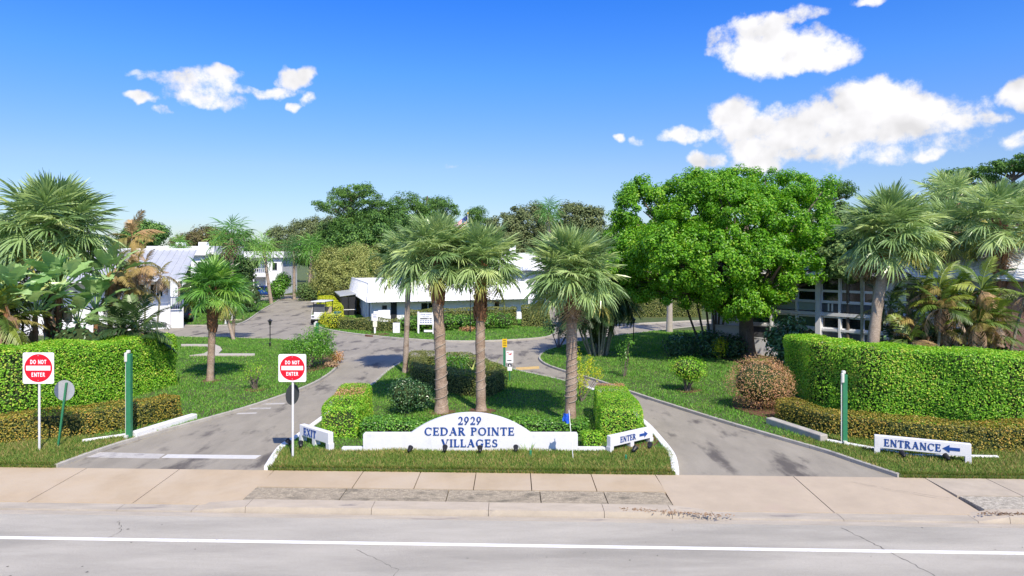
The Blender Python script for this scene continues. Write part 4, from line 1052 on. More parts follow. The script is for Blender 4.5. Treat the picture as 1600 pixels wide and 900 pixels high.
for sx in (-1, 1): q = MB(); q.box((pb.x + sx*wd/2, pb.y, Z(487, pb.y)/2), (.12,.12,Z(487, pb.y))); q.build('post', MT['signwhite'], t)
zc0, zc1 = Z(507, pb.y), Z(488.5, pb.y); q = MB(); q.box((pb.x, pb.y - .02, (zc0+zc1)/2), (wd - .13,.05,zc1 - zc0)); q.build('board', MT['signwhite'], t)
letters(t, 'CEDAR POINTE', .10, Vector((0,-.046,zc1 - .13)), 0, MT['blue'], .004, width=.84, join='lettering')
letters(t, 'VILLAGES', .085, Vector((0,-.046,zc1 - .29)), 0, MT['blue'], .004, width=.5, join='lettering')
q = MB(); q.box((pb.x - .14, pb.y - .047, zc1 - .44), (.56,.004,.085)); q.box((pb.x + .22, pb.y - .047, zc1 - .44), (.07,.004,.085)); q.box((pb.x + .36, pb.y - .047, zc1 - .44), (.13,.004,.085)); q.build('dark_print', MT['ink'], t)
q = MB()
for k in range(2):
    for i in range(5): q.box((pb.x - .36 + i*.18, pb.y - .047, zc1 - .59 - k*.13), (.13,.004,.05))
q.build('small_print', MT['blue'], t)
q = MB(); q.box((pb.x + .18, pb.y - .05, Z(517, pb.y)), (.62,.03,.16)); q.build('lower_board', MT['signwhite'], t)
# ------------------------------------------------------------------ palms
def fan_frond(seed, droop=.25, spread=118, nl=36, fold=.22, pet=.40):
    """a fan leaf one unit long: stalk along +x, then a recurved rib with narrow drooping leaflets"""
    r = random.Random(seed); b = MB()
    b.tube([(0,0,0), (pet*.5,0,.03), (pet,0,.035)], [.018,.013,.010], 4, cap=False)
    V, Fc = [], []
    for i in range(nl):
        f = i / (nl - 1) * 2 - 1
        th = math.radians(f * spread + r.uniform(-3, 3))
        hx = pet + .26 * (1 - abs(f)); hz = .035 - droop*.30*(1 - abs(f))**2
        Lf = (.40 + .06*abs(f)) * r.uniform(.88, 1.1)
        dx, dy = math.cos(th), math.sin(th); sx, sy = -dy, dx
        lift = fold * abs(math.sin(th)) * (1 if r.random() < .9 else .2)
        tipd = (droop + .12) * r.uniform(.7, 1.9)
        base = len(V); tw = r.uniform(-1.1, 1.1); ct, stw = math.cos(tw), math.sin(tw)
        for t, w in ((0,.007),(.38,.0145),(.72,.011),(1,.002)):
            l = Lf * t
            z = hz + lift*l*.6 - tipd*.9*t*t*Lf - (droop*.55)*(max(0, dx)*l)**2
            back = 1 - .12*t*t*tipd
            V += [(hx + dx*l*back + sx*w*ct, dy*l*back + sy*w*ct, z + w*stw), (hx + dx*l*back - sx*w*ct, dy*l*back - sy*w*ct, z - w*stw)]
        for k in range(3): Fc.append((base + 2*k, base + 2*k + 1, base + 2*k + 3, base + 2*k + 2))
    b.add(V, np.array(Fc)); return b
def feather(seed, nl=32, arch=.7, ll=.28, droop=.5, sparse=1.0):
    """a feather leaf one unit long, arching, leaflets in two ranks"""
    r = random.Random(seed); b = MB(); P = []
    for i in range(9):
        t = i/8; P.append((t*(1 - .18*arch*t), 0, .35*arch*t - .62*arch*t*t))
    b.tube(P, [.016*(1 - .85*i/8) for i in range(9)], 4, cap=False)
    V, Fc = [], []
    for i in range(nl):
        t = .2 + .78 * i/(nl - 1); k = t*8; j = min(int(k), 7); a = k - j
        p = [P[j][q]*(1-a) + P[j+1][q]*a for q in range(3)]
        for sd in (-1, 1):
            if r.random() > sparse: continue
            L_ = ll * math.sin(math.pi*min(.96, .16 + .80*t))**.6 * r.uniform(.85, 1.15)
            dx, dy = .62*r.uniform(.8,1.2), sd*.78
            base = len(V)
            for tt, w in ((0,.006),(.5,.0105),(1,.002)):
                z = p[2] + .10*L_*tt - droop*L_*tt*tt*1.1
                V += [(p[0] + dx*L_*tt - w*dy, p[1] + dy*L_*tt + w*dx, z), (p[0] + dx*L_*tt + w*dy, p[1] + dy*L_*tt - w*dx, z)]
            for q in range(2): Fc.append((base + 2*q, base + 2*q + 1, base + 2*q + 3, base + 2*q + 2))
    b.add(V, np.array(Fc)); return b
FAN = {}
for key, mat in (('frond','frond'),('green','frond_green'),('old','frond_old'),('dead','frond_dead')):
    FAN[key] = [fan_frond(10+i, dr, nl=(36 if key != 'dead' else 20), spread=(118 if key != 'dead' else 75), fold=(.22 if key != 'dead' else .05)).mesh('frond', MT[mat]) for i, dr in enumerate((.06,.14,.26,.42) if key != 'dead' else (.9,1.1,1.3,1.0))]
FAN_FAR = [fan_frond(60+i, dr, nl=13) for i, dr in enumerate((.2,.4,.65))]
FEA = {}
for key, mat in (('green','feather'),('dark','feather_dark'),('yellow','feather_y'),('dead','frond_dead')):
    FEA[key] = [feather(90+i, arch=a, droop=dr, sparse=(.92 if key != 'dead' else .62)).mesh('frond', MT[mat]) for i, (a, dr) in enumerate(((.55,.4),(.8,.6),(1.1,.8)) if key != 'dead' else ((.9,.9),(1.15,1.0),(.75,.9)))]
FEA_RAW = {}

def trunk_path(a, bb, bow=(0, 0), n=9):
    a, bb = Vector(a), Vector(bb); out = []
    for i in range(n):
        t = i/(n-1); p = a.lerp(bb, t); k = math.sin(math.pi*t)
        out.append(p + Vector((bow[0]*k, bow[1]*k, 0)))
    return out
def palm_trunk(t, path, r0, r1, m, rough=.07, boots=None, seed=0, flare=1.35, name='trunk'):
    rr = random.Random(seed); b = MB(); P = []; Rd = []
    n = len(path)
    for i in range(n - 1):
        for k in range(4):
            f = k/4; tt = (i + f)/(n-1)
            P.append(path[i].lerp(path[i+1], f)); Rd.append((r0 + (r1 - r0)*tt) * (1 + rr.uniform(-rough, rough)) * (1 + (flare-1)*max(0, 1 - tt*9)))
    P.append(path[-1]); Rd.append(r1)
    b.tube(P, Rd, 12); o = b.build(name, m, t, smooth=True)
    if boots:
        z0, z1, nb, sz = boots
        b = MB()
        for i in range(nb):
            z = z0 + (z1 - z0) * i/nb; az = i*2.4 + rr.uniform(-.3,.3)
            f = min(1, max(0, (z - path[0].z)/(path[-1].z - path[0].z))); k = f*(n-1); j = min(int(k), n-2); c = path[j].lerp(path[j+1], k - j)
            rad = r0 + (r1 - r0)*f
            d = Vector((math.cos(az), math.sin(az), 0)); sd = Vector((-math.sin(az), math.cos(az), 0))
            p0 = c + d*rad*.85; L_ = sz*rr.uniform(.8, 1.35); out = rr.uniform(.18,.42)
            p1 = p0 + Vector((0,0,L_)) + d*L_*out; w = .075*rr.uniform(.8,1.2)
            b.add([p0 - sd*w*1.5, p0 + sd*w*1.5, p1 + sd*w*.8, p1 - sd*w*.8, p0 - sd*w + d*.05, p0 + sd*w + d*.05, p1 + sd*w*.5 + d*.035, p1 - sd*w*.5 + d*.035],
                  [(4,5,6,7),(0,4,7,3),(1,2,6,5),(3,7,6,2),(0,1,5,4)])
        tag(b.build('leaf_bases', MT['boot'], t), kind='stuff')
    return o
def sabal(label, base, top, r0, r1, cr, nf=38, seed=0, key='frond', dead=0, old=3, boots=True, rope=None, bow=(0,0), trunk='trunk', lo=-.5, group=None, name='fan_palm', squash=1.0, boot_frac=.72, bulge=1.0):
    rr = random.Random(seed); base, top = Vector(base), Vector(top)
    t = thing(name, label, 'palm', base, group=group)
    path = trunk_path(base - Vector((0,0,.1)), top, bow)
    zb = base.z + (top.z - base.z)*boot_frac
    palm_trunk(t, path, r0, r1*bulge, MT[trunk], seed=seed, boots=(zb, top.z + .05, int(34 + 18*(top.z - zb)), .30) if boots else None)
    for i in range(nf + old + dead):
        f = i/(nf - 1)
        if i < nf: el = 1.5 - (1.5 - lo) * f**1.12; me = rr.choice(FAN[key][:2] if f < .3 else FAN[key][1:3] if f < .7 else FAN[key][2:]); s = cr * rr.uniform(.86, 1.1) * (.9 if f < .12 else 1)
        elif i < nf + old: el = rr.uniform(lo - .15, lo + .25); me = rr.choice(FAN['old'][2:]); s = cr * rr.uniform(.8, .98)
        else: el = rr.uniform(-1.5, -1.1); me = rr.choice(FAN['dead']); s = cr * rr.uniform(.55, .8)
        az = i*2.39996 + rr.uniform(-.25, .25); el += rr.uniform(-.14, .14)
        link('frond' if i < nf + old else 'dead_frond', me, t, top - base + Vector((math.cos(az)*r1*.5, math.sin(az)*r1*.5, .12 - .35*f*0.6 if i < nf else -.3)), (rr.uniform(-.35,.35), -el, az), (s, s, s*squash))
    if rope:
        z0, z1, pitch = rope; b = MB(); P = []
        nt = int((z1 - z0)/pitch*14)
        ph = rr.uniform(0, 6)
        for i in range(nt):
            z = z0 + (z1 - z0)*i/nt; f = (z - path[0].z)/(path[-1].z - path[0].z); k = f*8; j = min(int(k), 7); c = path[j].lerp(path[j+1], k - j)
            rad = (r0 + (r1 - r0)*f)*1.07 + .008; a = ph + i/14*math.tau + .5*math.sin(i*.05)
            P.append(c + Vector((math.cos(a)*rad, math.sin(a)*rad, .05*math.sin(a*1.0 + i*.02))))
        b.tube(P, .0095, 5); b.build('rope_light', MT['rope'], t)
    return t
def top_at(px, py, d): return A(px, py, d)

# the four fan palms of the island
b1 = G(690,648); sabal('tallest fan palm of the island, thick grey trunk wound with a rope light', b1, A(679,404,b1.y), .225, .19, 1.72, 76, 1, dead=3, old=5, rope=(.35,3.0,.36), bow=(.06,0), squash=1.0, boot_frac=.70)
b1 = G(752,645); sabal('fan palm in the middle of the island behind the arch of the wall sign', b1, A(752,416,b1.y), .18, .165, 1.7, 68, 2, dead=4, old=4, rope=(.9,3.3,.34), bow=(-.04,0), boot_frac=.62)
b1 = G(890,665); sabal('broad fan palm with a brown skirt and tightly wound trunk by the blue flag', b1, A(892,436,b1.y), .20, .17, 1.85, 80, 3, dead=7, old=2, rope=(.9,4.0,.20), bow=(.05,0), boot_frac=.80)
b1 = G(633,585); sabal('slender fan palm at the back edge of the island by the exit kerb', b1, A(639,410,b1.y), .14, .125, 1.85, 58, 4, dead=0, old=4, trunk='trunk_pale', boot_frac=.86)
# west side
b1 = G(328,598); sabal('short bright green fan palm alone on the west lawn', b1, A(334,455,b1.y), .15, .18, 1.6, 50, 5, 'green', dead=2, old=3, boot_frac=.55, lo=-.4)
b1 = Vector((X(82,31.5), 31.5, 0)); sabal('large dark fan palm rising over the paddle leaves, its trunk hidden', b1, A(82,366,31.5), .32, .36, 2.9, 70, 6, dead=6, old=5, boot_frac=.3, lo=-.5)
bA = G(366,532); sabal('thin palm leaning towards the house, beside an upright twin', bA, A(347,470,bA.y + .5), .12, .09, 1.5, 18, 7, 'green', old=2, boots=False, trunk='trunk_pale', lo=-.8)
bB = G(361,531); sabal('thin upright palm beside its leaning twin on the west lawn', bB + Vector((.05,.2,0)), A(367,462,bB.y + .2), .12, .09, 1.7, 20, 8, 'green', old=3, boots=False, trunk='trunk_pale', lo=-.8)
# east side
b1 = Vector((X(1358,28.5), 28.5, 0)); sabal('leaning tall fan palm rising behind the long hedge', b1, A(1390,372,29.2), .25, .19, 2.2, 76, 9, dead=5, old=3, trunk='trunk_pale', bow=(-.15,0), boot_frac=.86)
b1 = Vector((X(1478,33), 33, 0)); sabal('shaggy fan palm with brown hanging skirt behind the feather palms', b1, A(1478,368,33), .26, .25, 2.1, 28, 10, dead=16, old=6, boot_frac=.5)
b1 = Vector((X(1560,31), 31, 0)); sabal('dark fan palm at the far east behind the hedge', b1, A(1562,352,31), .26, .25, 2.2, 34, 11, dead=8, old=5, boot_frac=.5)
b1 = Vector((X(1500,38), 38, 0)); sabal('tall half withered fan palm rising highest behind the feather palms', b1, A(1490,318,38), .26, .25, 2.1, 22, 12, dead=16, old=8, boot_frac=.4)

# feather palm clumps
def feather_clump(label, base, stems, key, fl, seed, nfr=9, rad=.05, dead=2, yellow=2, el=(1.35,-.2), name='feather_palm', m='stem'):
    """stems: (dx, dy, tip dx, tip dy, tip z)"""
    rr = random.Random(seed); base = Vector((base[0], base[1], 0)); t = thing(name, label, 'palm', base)
    for (dx, dy, ex, ey, ez) in stems:
        a = base + Vector((dx, dy, -.05)); e = base + Vector((ex, ey, ez))
        b = MB(); b.tube(trunk_path(a, e, (rr.uniform(-.1,.1), 0), 7), [rad*1.4, rad*1.15, rad, rad, rad*.95, rad*.9, rad*.8], 8); b.build('stem', MT[m], t, smooth=True)
        for i in range(nfr + yellow + dead):
            f = i/max(1, nfr - 1)
            if i < nfr: k = key; g = el[0] + (el[1] - el[0])*f
            elif i < nfr + yellow: k = 'yellow'; g = rr.uniform(-.5, .4)
            else: k = 'dead'; g = rr.uniform(-1.3, -.5)
            az = i*2.4 + rr.uniform(-.4,.4); s = fl*rr.uniform(.8,1.15)*(.8 if k == 'dead' else 1)
            link('frond' if k != 'dead' else 'dead_frond', rr.choice(FEA[k]), t, e - base, (rr.uniform(-.5,.5), -g, az), s)
    return t
rr = random.Random(3)
def fanstems(n, r0, r1, z0, z1, lean=(0,0)):
    out = []
    for i in range(n):
        a = rr.uniform(0, math.tau); k = rr.uniform(.3, 1)
        out.append((math.cos(a)*r0*k, math.sin(a)*r0*k, math.cos(a)*r1*k + lean[0], math.sin(a)*r1*k + lean[1], rr.uniform(z0, z1)))
    return out
feather_clump('clump of yellowing feather palms nearest the leaning fan palm', (X(1440,28.5),28.5), fanstems(6,.5,1.2,2.2,4.6), 'green', 1.5, 21, 6, .06, 5, 2)
feather_clump('clump of feather palms with a bright yellow hanging leaf', (X(1500,28.8),28.8), fanstems(7,.5,1.2,2.2,4.6,(.2,0)), 'green', 1.6, 22, 7, .06, 4, 2)
feather_clump('feather palm clump leaning over the brick end of the house', (X(1545,28.6),28.6), fanstems(5,.5,1.1,2.0,4.2,(.3,0)), 'green', 1.5, 23, 7, .06, 3, 2)
feather_clump('withered brown feather palm under the fan of the leaning palm', (X(1345,30.5),30.5), fanstems(3,.3,.7,5.2,5.9), 'yellow', 1.3, 24, 2, .05, 8, 2)
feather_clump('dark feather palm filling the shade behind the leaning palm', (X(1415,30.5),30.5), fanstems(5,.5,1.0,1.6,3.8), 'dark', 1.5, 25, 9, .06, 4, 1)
feather_clump('dry rusty feather palms between the paddle leaves and the metal roof', (X(196,33),33), fanstems(5,.5,1.0,3.6,5.4), 'yellow', 1.5, 26, 3, .06, 6, 3)
feather_clump('single rusty feather palm standing above the metal roof', (X(206,36),36), [(0,0,0,0,Z(372,36)),], 'yellow', 1.5, 27, 7, .07, 3, 4)
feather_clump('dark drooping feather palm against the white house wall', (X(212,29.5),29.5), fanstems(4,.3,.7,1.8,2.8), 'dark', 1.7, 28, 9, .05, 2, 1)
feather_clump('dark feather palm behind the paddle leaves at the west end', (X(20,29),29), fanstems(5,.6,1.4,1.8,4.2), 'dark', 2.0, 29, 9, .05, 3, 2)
feather_clump('feather palm with brown leaves at the western edge of the hedge', (X(-20,27.5),27.5), fanstems(4,.6,1.2,2.4,4.0), 'green', 2.0, 30, 6, .05, 4, 3)
# vase of pale stems under a dark crown beyond the enter lane
c = G(936,557); st = []
for i in range(17):
    a = i*2.4; k = .45 + .55*rr.random()
    st.append((math.cos(a)*.55*k, math.sin(a)*.45*k, math.cos(a)*1.75*k, math.sin(a)*1.3*k, rr.uniform(2.7,4.0)))
feather_clump('vase shaped clump of pale palm stems under a dark crown beyond the enter lane', c, st, 'dark', 1.75, 31, 14, .055, 0, 0, el=(1.3,-.9), m='stem')
shrub('dark leafy heart of the vase shaped stem clump', (c.x, c.y + .35), [(0,.2,1.5,.75,.6,1.3),(0,.3,3.4,1.5,1.1,1.2)], 2600, .16, MT['lf_glossdark'], stems=4, shell=.6, core=True)
c = G(1118,545); c.y = 40.2; c.x = X(1110, 40.2)
feather_clump('leaning group of slender palm stems in front of the pale end wall', c, [(-.3,.2,-1.9,.3,4.6),(-.1,0,-.9,.4,4.6),(.1,.1,-.5,0,4.8),(.3,0,.2,.2,4.6),(.4,.1,.7,0,4.4),(.5,0,1.2,.2,4.2),(.2,-.1,-.1,-.2,4.0)], 'dark', 1.5, 32, 6, .065, 0, 1, m='bark')

# paddle leaved clump behind the exit hedge
def paddle(seed, tear=.25):
    r = random.Random(seed); b = MB()
    P = []
    for i in range(7):
        t = i/6; P.append((t*.5, 0, .05*t - .03*t*t))
    b.tube(P, [.022 - .010*i/6 for i in range(7)], 5, cap=False)
    V, Fc = [], []
    n = 11
    for sd in (-1, 1):
        base = len(V)
        for i in range(n):
            t = i/(n-1); x = .46 + .56*t; w = .16*math.sin(math.pi*(.05 + .93*t))**.55*(1 - .1*t) * (1 if r.random() > tear else .78)
            z0 = .02 - .22*t*t; V += [(x - .04*t*t, 0, z0), (x - .03 - .04*t*t + .03*r.uniform(-1,1), sd*w, z0 + .055 - .03*r.random()), ]
        for i in range(n-1):
            if r.random() < tear*.35: continue
            q = (base + 2*i, base + 2*i + 1, base + 2*i + 3, base + 2*i + 2); Fc.append(q if sd < 0 else q[::-1])
    b.add(V, np.array(Fc)); return b
PAD = [paddle(40+i, (.1,.25,.4)[i % 3]).mesh('leaf', MT['paddle']) for i in range(4)]
PADD = [paddle(50, .5).mesh('leaf', MT['frond_dead'])]
def bird_plant(label, base, crown_z, n, l, seed, dead=3, lean=(0,0)):
    rr = random.Random(seed); base = Vector((base[0], base[1], 0)); t = thing('paddle_leaf_plant', label, 'plant', base)
    top = base + Vector((lean[0], lean[1], crown_z))
    b = MB(); b.tube(trunk_path(base, top, n=5), [.13,.12,.12,.11,.1], 8); b.build('trunk', MT['boot'], t, smooth=True)
    for i in range(n + dead):
        az = i*2.4 + rr.uniform(-.4,.4)
        if i < n: el = 1.42 - 1.15*(i/n)**.9 + rr.uniform(-.15,.15); me = rr.choice(PAD); s = l*rr.uniform(.85,1.12)
        else: el = rr.uniform(-1.4,-.9); me = PADD[0]; s = l*.75
        link('leaf' if i < n else 'dead_leaf', me, t, top - base, (rr.uniform(-.7,.7), -el, az), s)
for (px, py, d, n, l, sd, lb) in ((10,478,27.6,17,1.95,1,'paddle leaved plant farthest west behind the tall hedge'),
        (92,462,29.6,19,2.05,2,'tallest paddle leaved plant, its grey green leaves spread below the big fan palm'),
        (55,498,28.6,15,1.8,3,'low paddle leaved plant drooping over the top of the hedge'),
        (150,490,31.2,17,1.9,4,'paddle leaved plant with brown dead leaves, next to the dark feather palm'),
        (122,510,30.2,14,1.65,5,'small paddle leaved plant close behind the hedge top'),
        (172,448,32.0,12,2.0,6,'upright paddle leaved plant in front of the dry rusty palms'),
        (-30,480,27,10,1.9,7,'paddle leaved plant at the edge of the view')):
    bird_plant(lb, (X(px,d), d), Z(py,d) + .1, n, l, sd, dead=3 if sd in (2,4,1) else 1)
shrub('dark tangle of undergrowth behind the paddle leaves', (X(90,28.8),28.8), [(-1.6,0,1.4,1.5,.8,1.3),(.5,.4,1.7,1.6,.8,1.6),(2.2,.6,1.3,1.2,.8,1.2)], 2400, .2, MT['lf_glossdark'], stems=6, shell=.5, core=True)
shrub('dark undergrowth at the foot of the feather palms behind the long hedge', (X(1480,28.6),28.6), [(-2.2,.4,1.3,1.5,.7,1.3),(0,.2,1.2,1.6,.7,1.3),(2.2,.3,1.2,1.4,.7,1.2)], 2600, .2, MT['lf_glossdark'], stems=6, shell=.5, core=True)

# small far palms: crown in one piece
def far_palm(label, px, base_py, crown_py, cr_px, d, seed, group=None, skirt=0, lean=0, m='frond_far'):
    rr = random.Random(seed); s_ = F/d
    base = Vector((X(px + lean, d), d, 0)); top = A(px, crown_py, d); cr = cr_px/s_*1.12
    t = thing('fan_palm', label, 'palm', base, group=group)
    b = MB(); b.tube(trunk_path(base, top, n=5), [.24,.2,.18,.18,.2], 7); b.build('trunk', MT['trunk_pale'], t, smooth=True)
    b = MB(); bd = MB()
    for i in range(30 + skirt):
        el = 1.5 - 2.5*(i/29)**.85 if i < 30 else rr.uniform(-1.5,-1.0)
        az = i*2.4 + rr.uniform(-.3,.3); Mx = Matrix.LocRotScale(top, Euler((rr.uniform(-.4,.4), -el, az)), Vector((1,1,1))*cr*rr.uniform(.85,1.1)*(1 if i < 30 else .8))
        src = rr.choice(FAN_FAR); Mn = np.array(Mx)
        for v, (f, mm) in zip(src.v, src.f):
            (b if i < 30 else bd).add(v @ Mn[:3,:3].T + Mn[:3,3], f.copy() - f.min())
    b.build('crown', MT['frond_green'], t)
    if skirt: bd.build('dead_skirt', MT['frond_dead'], t)
for a in (('thin trunked fan palm beside the parked blue car',412,0,390,30,80,1,0,12),('fan palm with a straight pale trunk, first of a distant pair by the balcony house',459,0,392,25,88,2,0,1),
          ('fan palm with a slightly bent trunk, second of the distant pair near the feathery tree',487,0,390,27,88,3,0,-5),('large fan palm with a brown skirt before the long white roof',362,0,372,38,66,4,14,0),
          ('small fan palm poking above the long white roof',281,0,383,18,75,5,0,0),('distant fan palm head above the rooftops by the grey oaks',858,0,332,27,72,6,6,0),
          ('distant fan palm between the rusty tree and the brown skirted palm',340,0,376,20,100,7,0,0)):
    far_palm(a[0], a[1], a[2], a[3], a[4], a[5], a[6], skirt=a[7], lean=a[8])
b1 = G(1046,520); t = thing('palm_trunk', 'pale smooth palm at the cross road, its head lost in the great tree', 'palm', b1)
b = MB(); b.tube(trunk_path(b1, A(1047,400,b1.y)), [.27,.24,.22,.21,.2,.2,.19,.18,.17], 12); b.build('trunk', surf('smooth_palm', (.42,.38,.33), .8, .12, 5), t, smooth=True)
for i in range(14): link('frond', FEA['green'][i % 3], t, A(1047,400,b1.y) - b1, (0, -1.3 + 1.7*i/13, i*2.4), 2.2)

# ------------------------------------------------------------------ broadleaf trees
def crown_mesh(blobs, nclump, per, leaf, crad, shell=.35, up=.35, aspect=.6, flat=.8, inner=.15):
    B = np.array(blobs, float)
    W = (B[:,3]*B[:,4] + B[:,4]*B[:,5] + B[:,3]*B[:,5]); k = rng.choice(len(B), nclump, p=W/W.sum()); Q = B[k]
    d = rng.normal(size=(nclump,3)); d /= np.linalg.norm(d,axis=1,keepdims=True)
    rad = np.where(rng.uniform(0,1,(nclump,1)) < inner, rng.uniform(.2,.8,(nclump,1)), rng.uniform(0,1,(nclump,1))**shell*.35 + .68)
    C = Q[:,:3] + d*Q[:,3:]*rad
    # keep clumps that are not buried deep inside another lobe
    buried = np.zeros(nclump, bool)
    for bl in B:
        e = (C - bl[:3])/bl[3:]; buried |= (np.sum(e*e,1) < .36)
    keep = ~buried | (rng.uniform(0,1,nclump) < .12)
    C, d = C[keep], d[keep]; nclump = len(C)
    cr = crad*rng.uniform(.6,1.35,(nclump,1))
    idx = np.repeat(np.arange(nclump), per)
    D = rng.normal(size=(len(idx),3)); D /= np.linalg.norm(D,axis=1,keepdims=True)
    P = C[idx] + D*cr[idx]*np.array([1,1,flat])*(rng.uniform(0,1,(len(idx),1))**.4)
    Nn = D*.7 + d[idx]*.5 + np.array([0,0,up]) + rng.normal(0,.4,(len(idx),3))
    V, Fc = leaf_quads(P, Nn, leaf, aspect)
    b = MB(); b.add(V, Fc); return b, C
def limbs(b, root, targets, r, seed, joints=2):
    rr = random.Random(seed)
    for e in targets:
        e = Vector(e); m = root.lerp(e, .5) + Vector((rr.uniform(-.1,.1), rr.uniform(-.1,.1), rr.uniform(-.02,.12)))*(e - root).length
        b.tube([root, root.lerp(m, .55) + Vector((0,0,.05)), m, m.lerp(e, .55), e], [r, r*.75, r*.55, r*.38, r*.15], 6)
def tree(label, base, blobs, nclump, per, leaf, crad, m, trunk_h, tr, seed=0, cat='tree', name='broadleaf_tree', group=None, bark='bark', nl=14, lean=(0,0), kw={}):
    base = Vector((base[0], base[1], 0)); t = thing(name, label, cat, base, group=group)
    bl = [(base.x + q[0], base.y + q[1], q[2], q[3], q[4], q[5]) for q in blobs]
    b, C = crown_mesh(bl, nclump, per, leaf, crad, **kw); tag(b.build('crown', m, t), kind=None)
    f = base + Vector((lean[0], lean[1], trunk_h)); b = MB()
    b.tube([base - Vector((0,0,.1)), base + Vector((0,0,.15)), base.lerp(f,.3), base.lerp(f,.7), f], [tr*1.7, tr*1.25, tr*1.02, tr*.95, tr*.85], 12)
    rr = random.Random(seed); sel = [C[rr.randrange(len(C))] for _ in range(nl)] + [q[:3] for q in bl]
    limbs(b, f - Vector((0,0,.15)), sel, tr*.42, seed); b.build('trunk', MT[bark], t, smooth=True)
    return t
# the great green tree on the right
bt = G(1168,560); D0 = bt.y
def lob(px, py, rx, rz, dy=0, ry=None): 
    d = D0 + dy; s_ = F/d; return (X(px,d) - bt.x, dy, Z(py,d), rx/s_, (ry or rx)/s_, rz/s_)
big = [lob(1085,318,68,58),lob(1005,330,50,50,.5),lob(980,395,44,55,0),lob(1165,335,75,56,-.5),lob(1245,345,62,60,0),lob(1225,300,55,32,2),lob(1040,400,62,60,-2.5),
       lob(1120,410,70,62,-3),lob(1200,420,62,55,-3),lob(1265,400,46,48,-1),lob(1150,468,58,32,-2.5),lob(1215,436,46,30,-2.5),lob(1050,452,40,32,-1.5),lob(1000,440,36,34,0),
       lob(1130,300,60,36,2),lob(1000,400,50,50,3),lob(1240,400,60,60,3),lob(1285,425,26,22,-1)]
sub_lobes = []
for q in big:
    for i in range(5):
        dv = Vector((rnd.gauss(0,1), rnd.gauss(-.35,1), rnd.gauss(.15,1))).normalized(); k = rnd.uniform(.55,.95); s_ = rnd.uniform(.32,.50)
        sub_lobes.append((q[0] + dv.x*q[3]*k, q[1] + dv.y*q[4]*k, q[2] + dv.z*q[5]*k, q[3]*s_*1.05, q[4]*s_*1.05, q[5]*s_))
tree('great bright green spreading tree shading the east lawn', bt, sub_lobes + [(q[0],q[1],q[2],q[3]*.86,q[4]*.86,q[5]*.86) for q in big], 1900, 150, .145, .42, MT['lf_tree'], 2.5, .42, 5, nl=10, lean=(-.1,0), kw=dict(shell=.3, inner=.10, flat=.85))
# pines and other trees behind
def pine(label, px, d, top_py, crowns, seed, m='lf_pine', leaf=.34, per=70, group=None, trunk_px=None, nper=26):
    """crowns: (px, py, half width, half height) foliage pads"""
    s_ = F/d; base = Vector((X(trunk_px or px, d), d, 0)); t = thing('pine_tree', label, 'tree', base, group=group)
    bl = [(X(q[0],d) + 0, d + rnd.uniform(-.6,.6)*q[2]/s_, Z(q[1],d), q[2]/s_, q[2]/s_*.9, q[3]/s_) for q in crowns]
    b, C = crown_mesh(bl, nper*len(bl), per, leaf, 9/s_*1.0, shell=.5, up=.2, aspect=.28, flat=.6, inner=.35); b.build('crown', MT[m], t)
    b = MB(); top = A(px, top_py, d); path = trunk_path(base, top, (rnd.uniform(-.5,.5),0), 7)
    b.tube(path, [.38,.34,.31,.28,.24,.18,.08], 8)
    for q in bl:
        zz = max(q[2] - q[5]*1.5 - abs(q[0] - base.x)*.25, base.z + 2); f = min(.98, max(.1, zz/top.z)); k = f*6; j = min(int(k),5); p = path[j].lerp(path[j+1], k - j)
        limbs(b, p, [(q[0], q[1], q[2]), (q[0] + q[3]*.6, q[1], q[2]), (q[0] - q[3]*.6, q[1], q[2])], .13, seed)
    b.build('trunk', MT['bark'], t, smooth=True)
pine('tallest open crowned pine left of the island palms, far behind the road', 548, 92, 300, [(520,306,18,14),(548,300,22,10),(570,312,26,14),(505,322,12,9),(590,330,22,14),(575,345,30,16),(540,352,26,12),(615,322,14,9),(562,300,26,12),(530,322,24,12),(555,328,34,14),(595,345,32,16),(520,372,28,14)], 1, trunk_px=556, nper=34)
pine('broad pine behind the tallest island palm', 668, 98, 306, [(632,308,18,9),(655,318,26,12),(690,322,24,10),(700,330,20,9),(640,335,28,13),(675,345,34,14),(650,330,34,12),(620,325,20,10),(665,318,30,10)], 2, trunk_px=662)
pine('lone small pine with a gap of sky on either side', 746, 120, 330, [(742,338,13,9),(757,345,10,6),(738,348,9,6),(748,330,9,5)], 3, nper=20)
pine('flat topped pine above the great green tree', 1290, 72, 290, [(1270,292,30,9),(1300,296,30,9),(1325,304,18,7),(1285,305,40,12)], 4, leaf=.3)
pine('domed pine behind the half withered fan palm', 1500, 66, 272, [(1480,278,24,9),(1505,272,28,9),(1530,282,22,9),(1490,292,36,12),(1525,300,30,12)], 5, leaf=.3)
pine('umbrella topped pine with bare branches at the far east', 1585, 62, 252, [(1560,262,22,9),(1585,254,26,9),(1610,262,26,9),(1575,290,20,8),(1605,296,22,8),(1550,280,10,6)], 6, leaf=.3)
def bgtree(label, px, d, blobs, n, m, leaf=.5, crad=None, group=None, name='broadleaf_tree', per=60, kw={}, tr=.3):
    s_ = F/d; base = (X(px,d), d)
    bl = [(X(q[0],d) - base[0], rnd.uniform(-.3,.3)*q[2]/s_, Z(q[1],d), q[2]/s_, q[2]/s_*.8, q[3]/s_) for q in blobs]
    zmin = min(q[2] - q[5] for q in bl)
    return tree(label, base, bl, n, per, leaf, crad or 10/s_, m, max(1.5, zmin + .8), tr, nl=6, name=name, group=group, kw=kw or dict(shell=.4, inner=.2))
bgtree('dark mass of evergreen foliage under the tall pine', 600, 86, [(560,385,40,36),(600,375,44,40),(645,380,44,44),(530,405,30,34),(680,370,34,36),(615,410,50,34)], 330, MT['lf_pine'], .28, per=110)
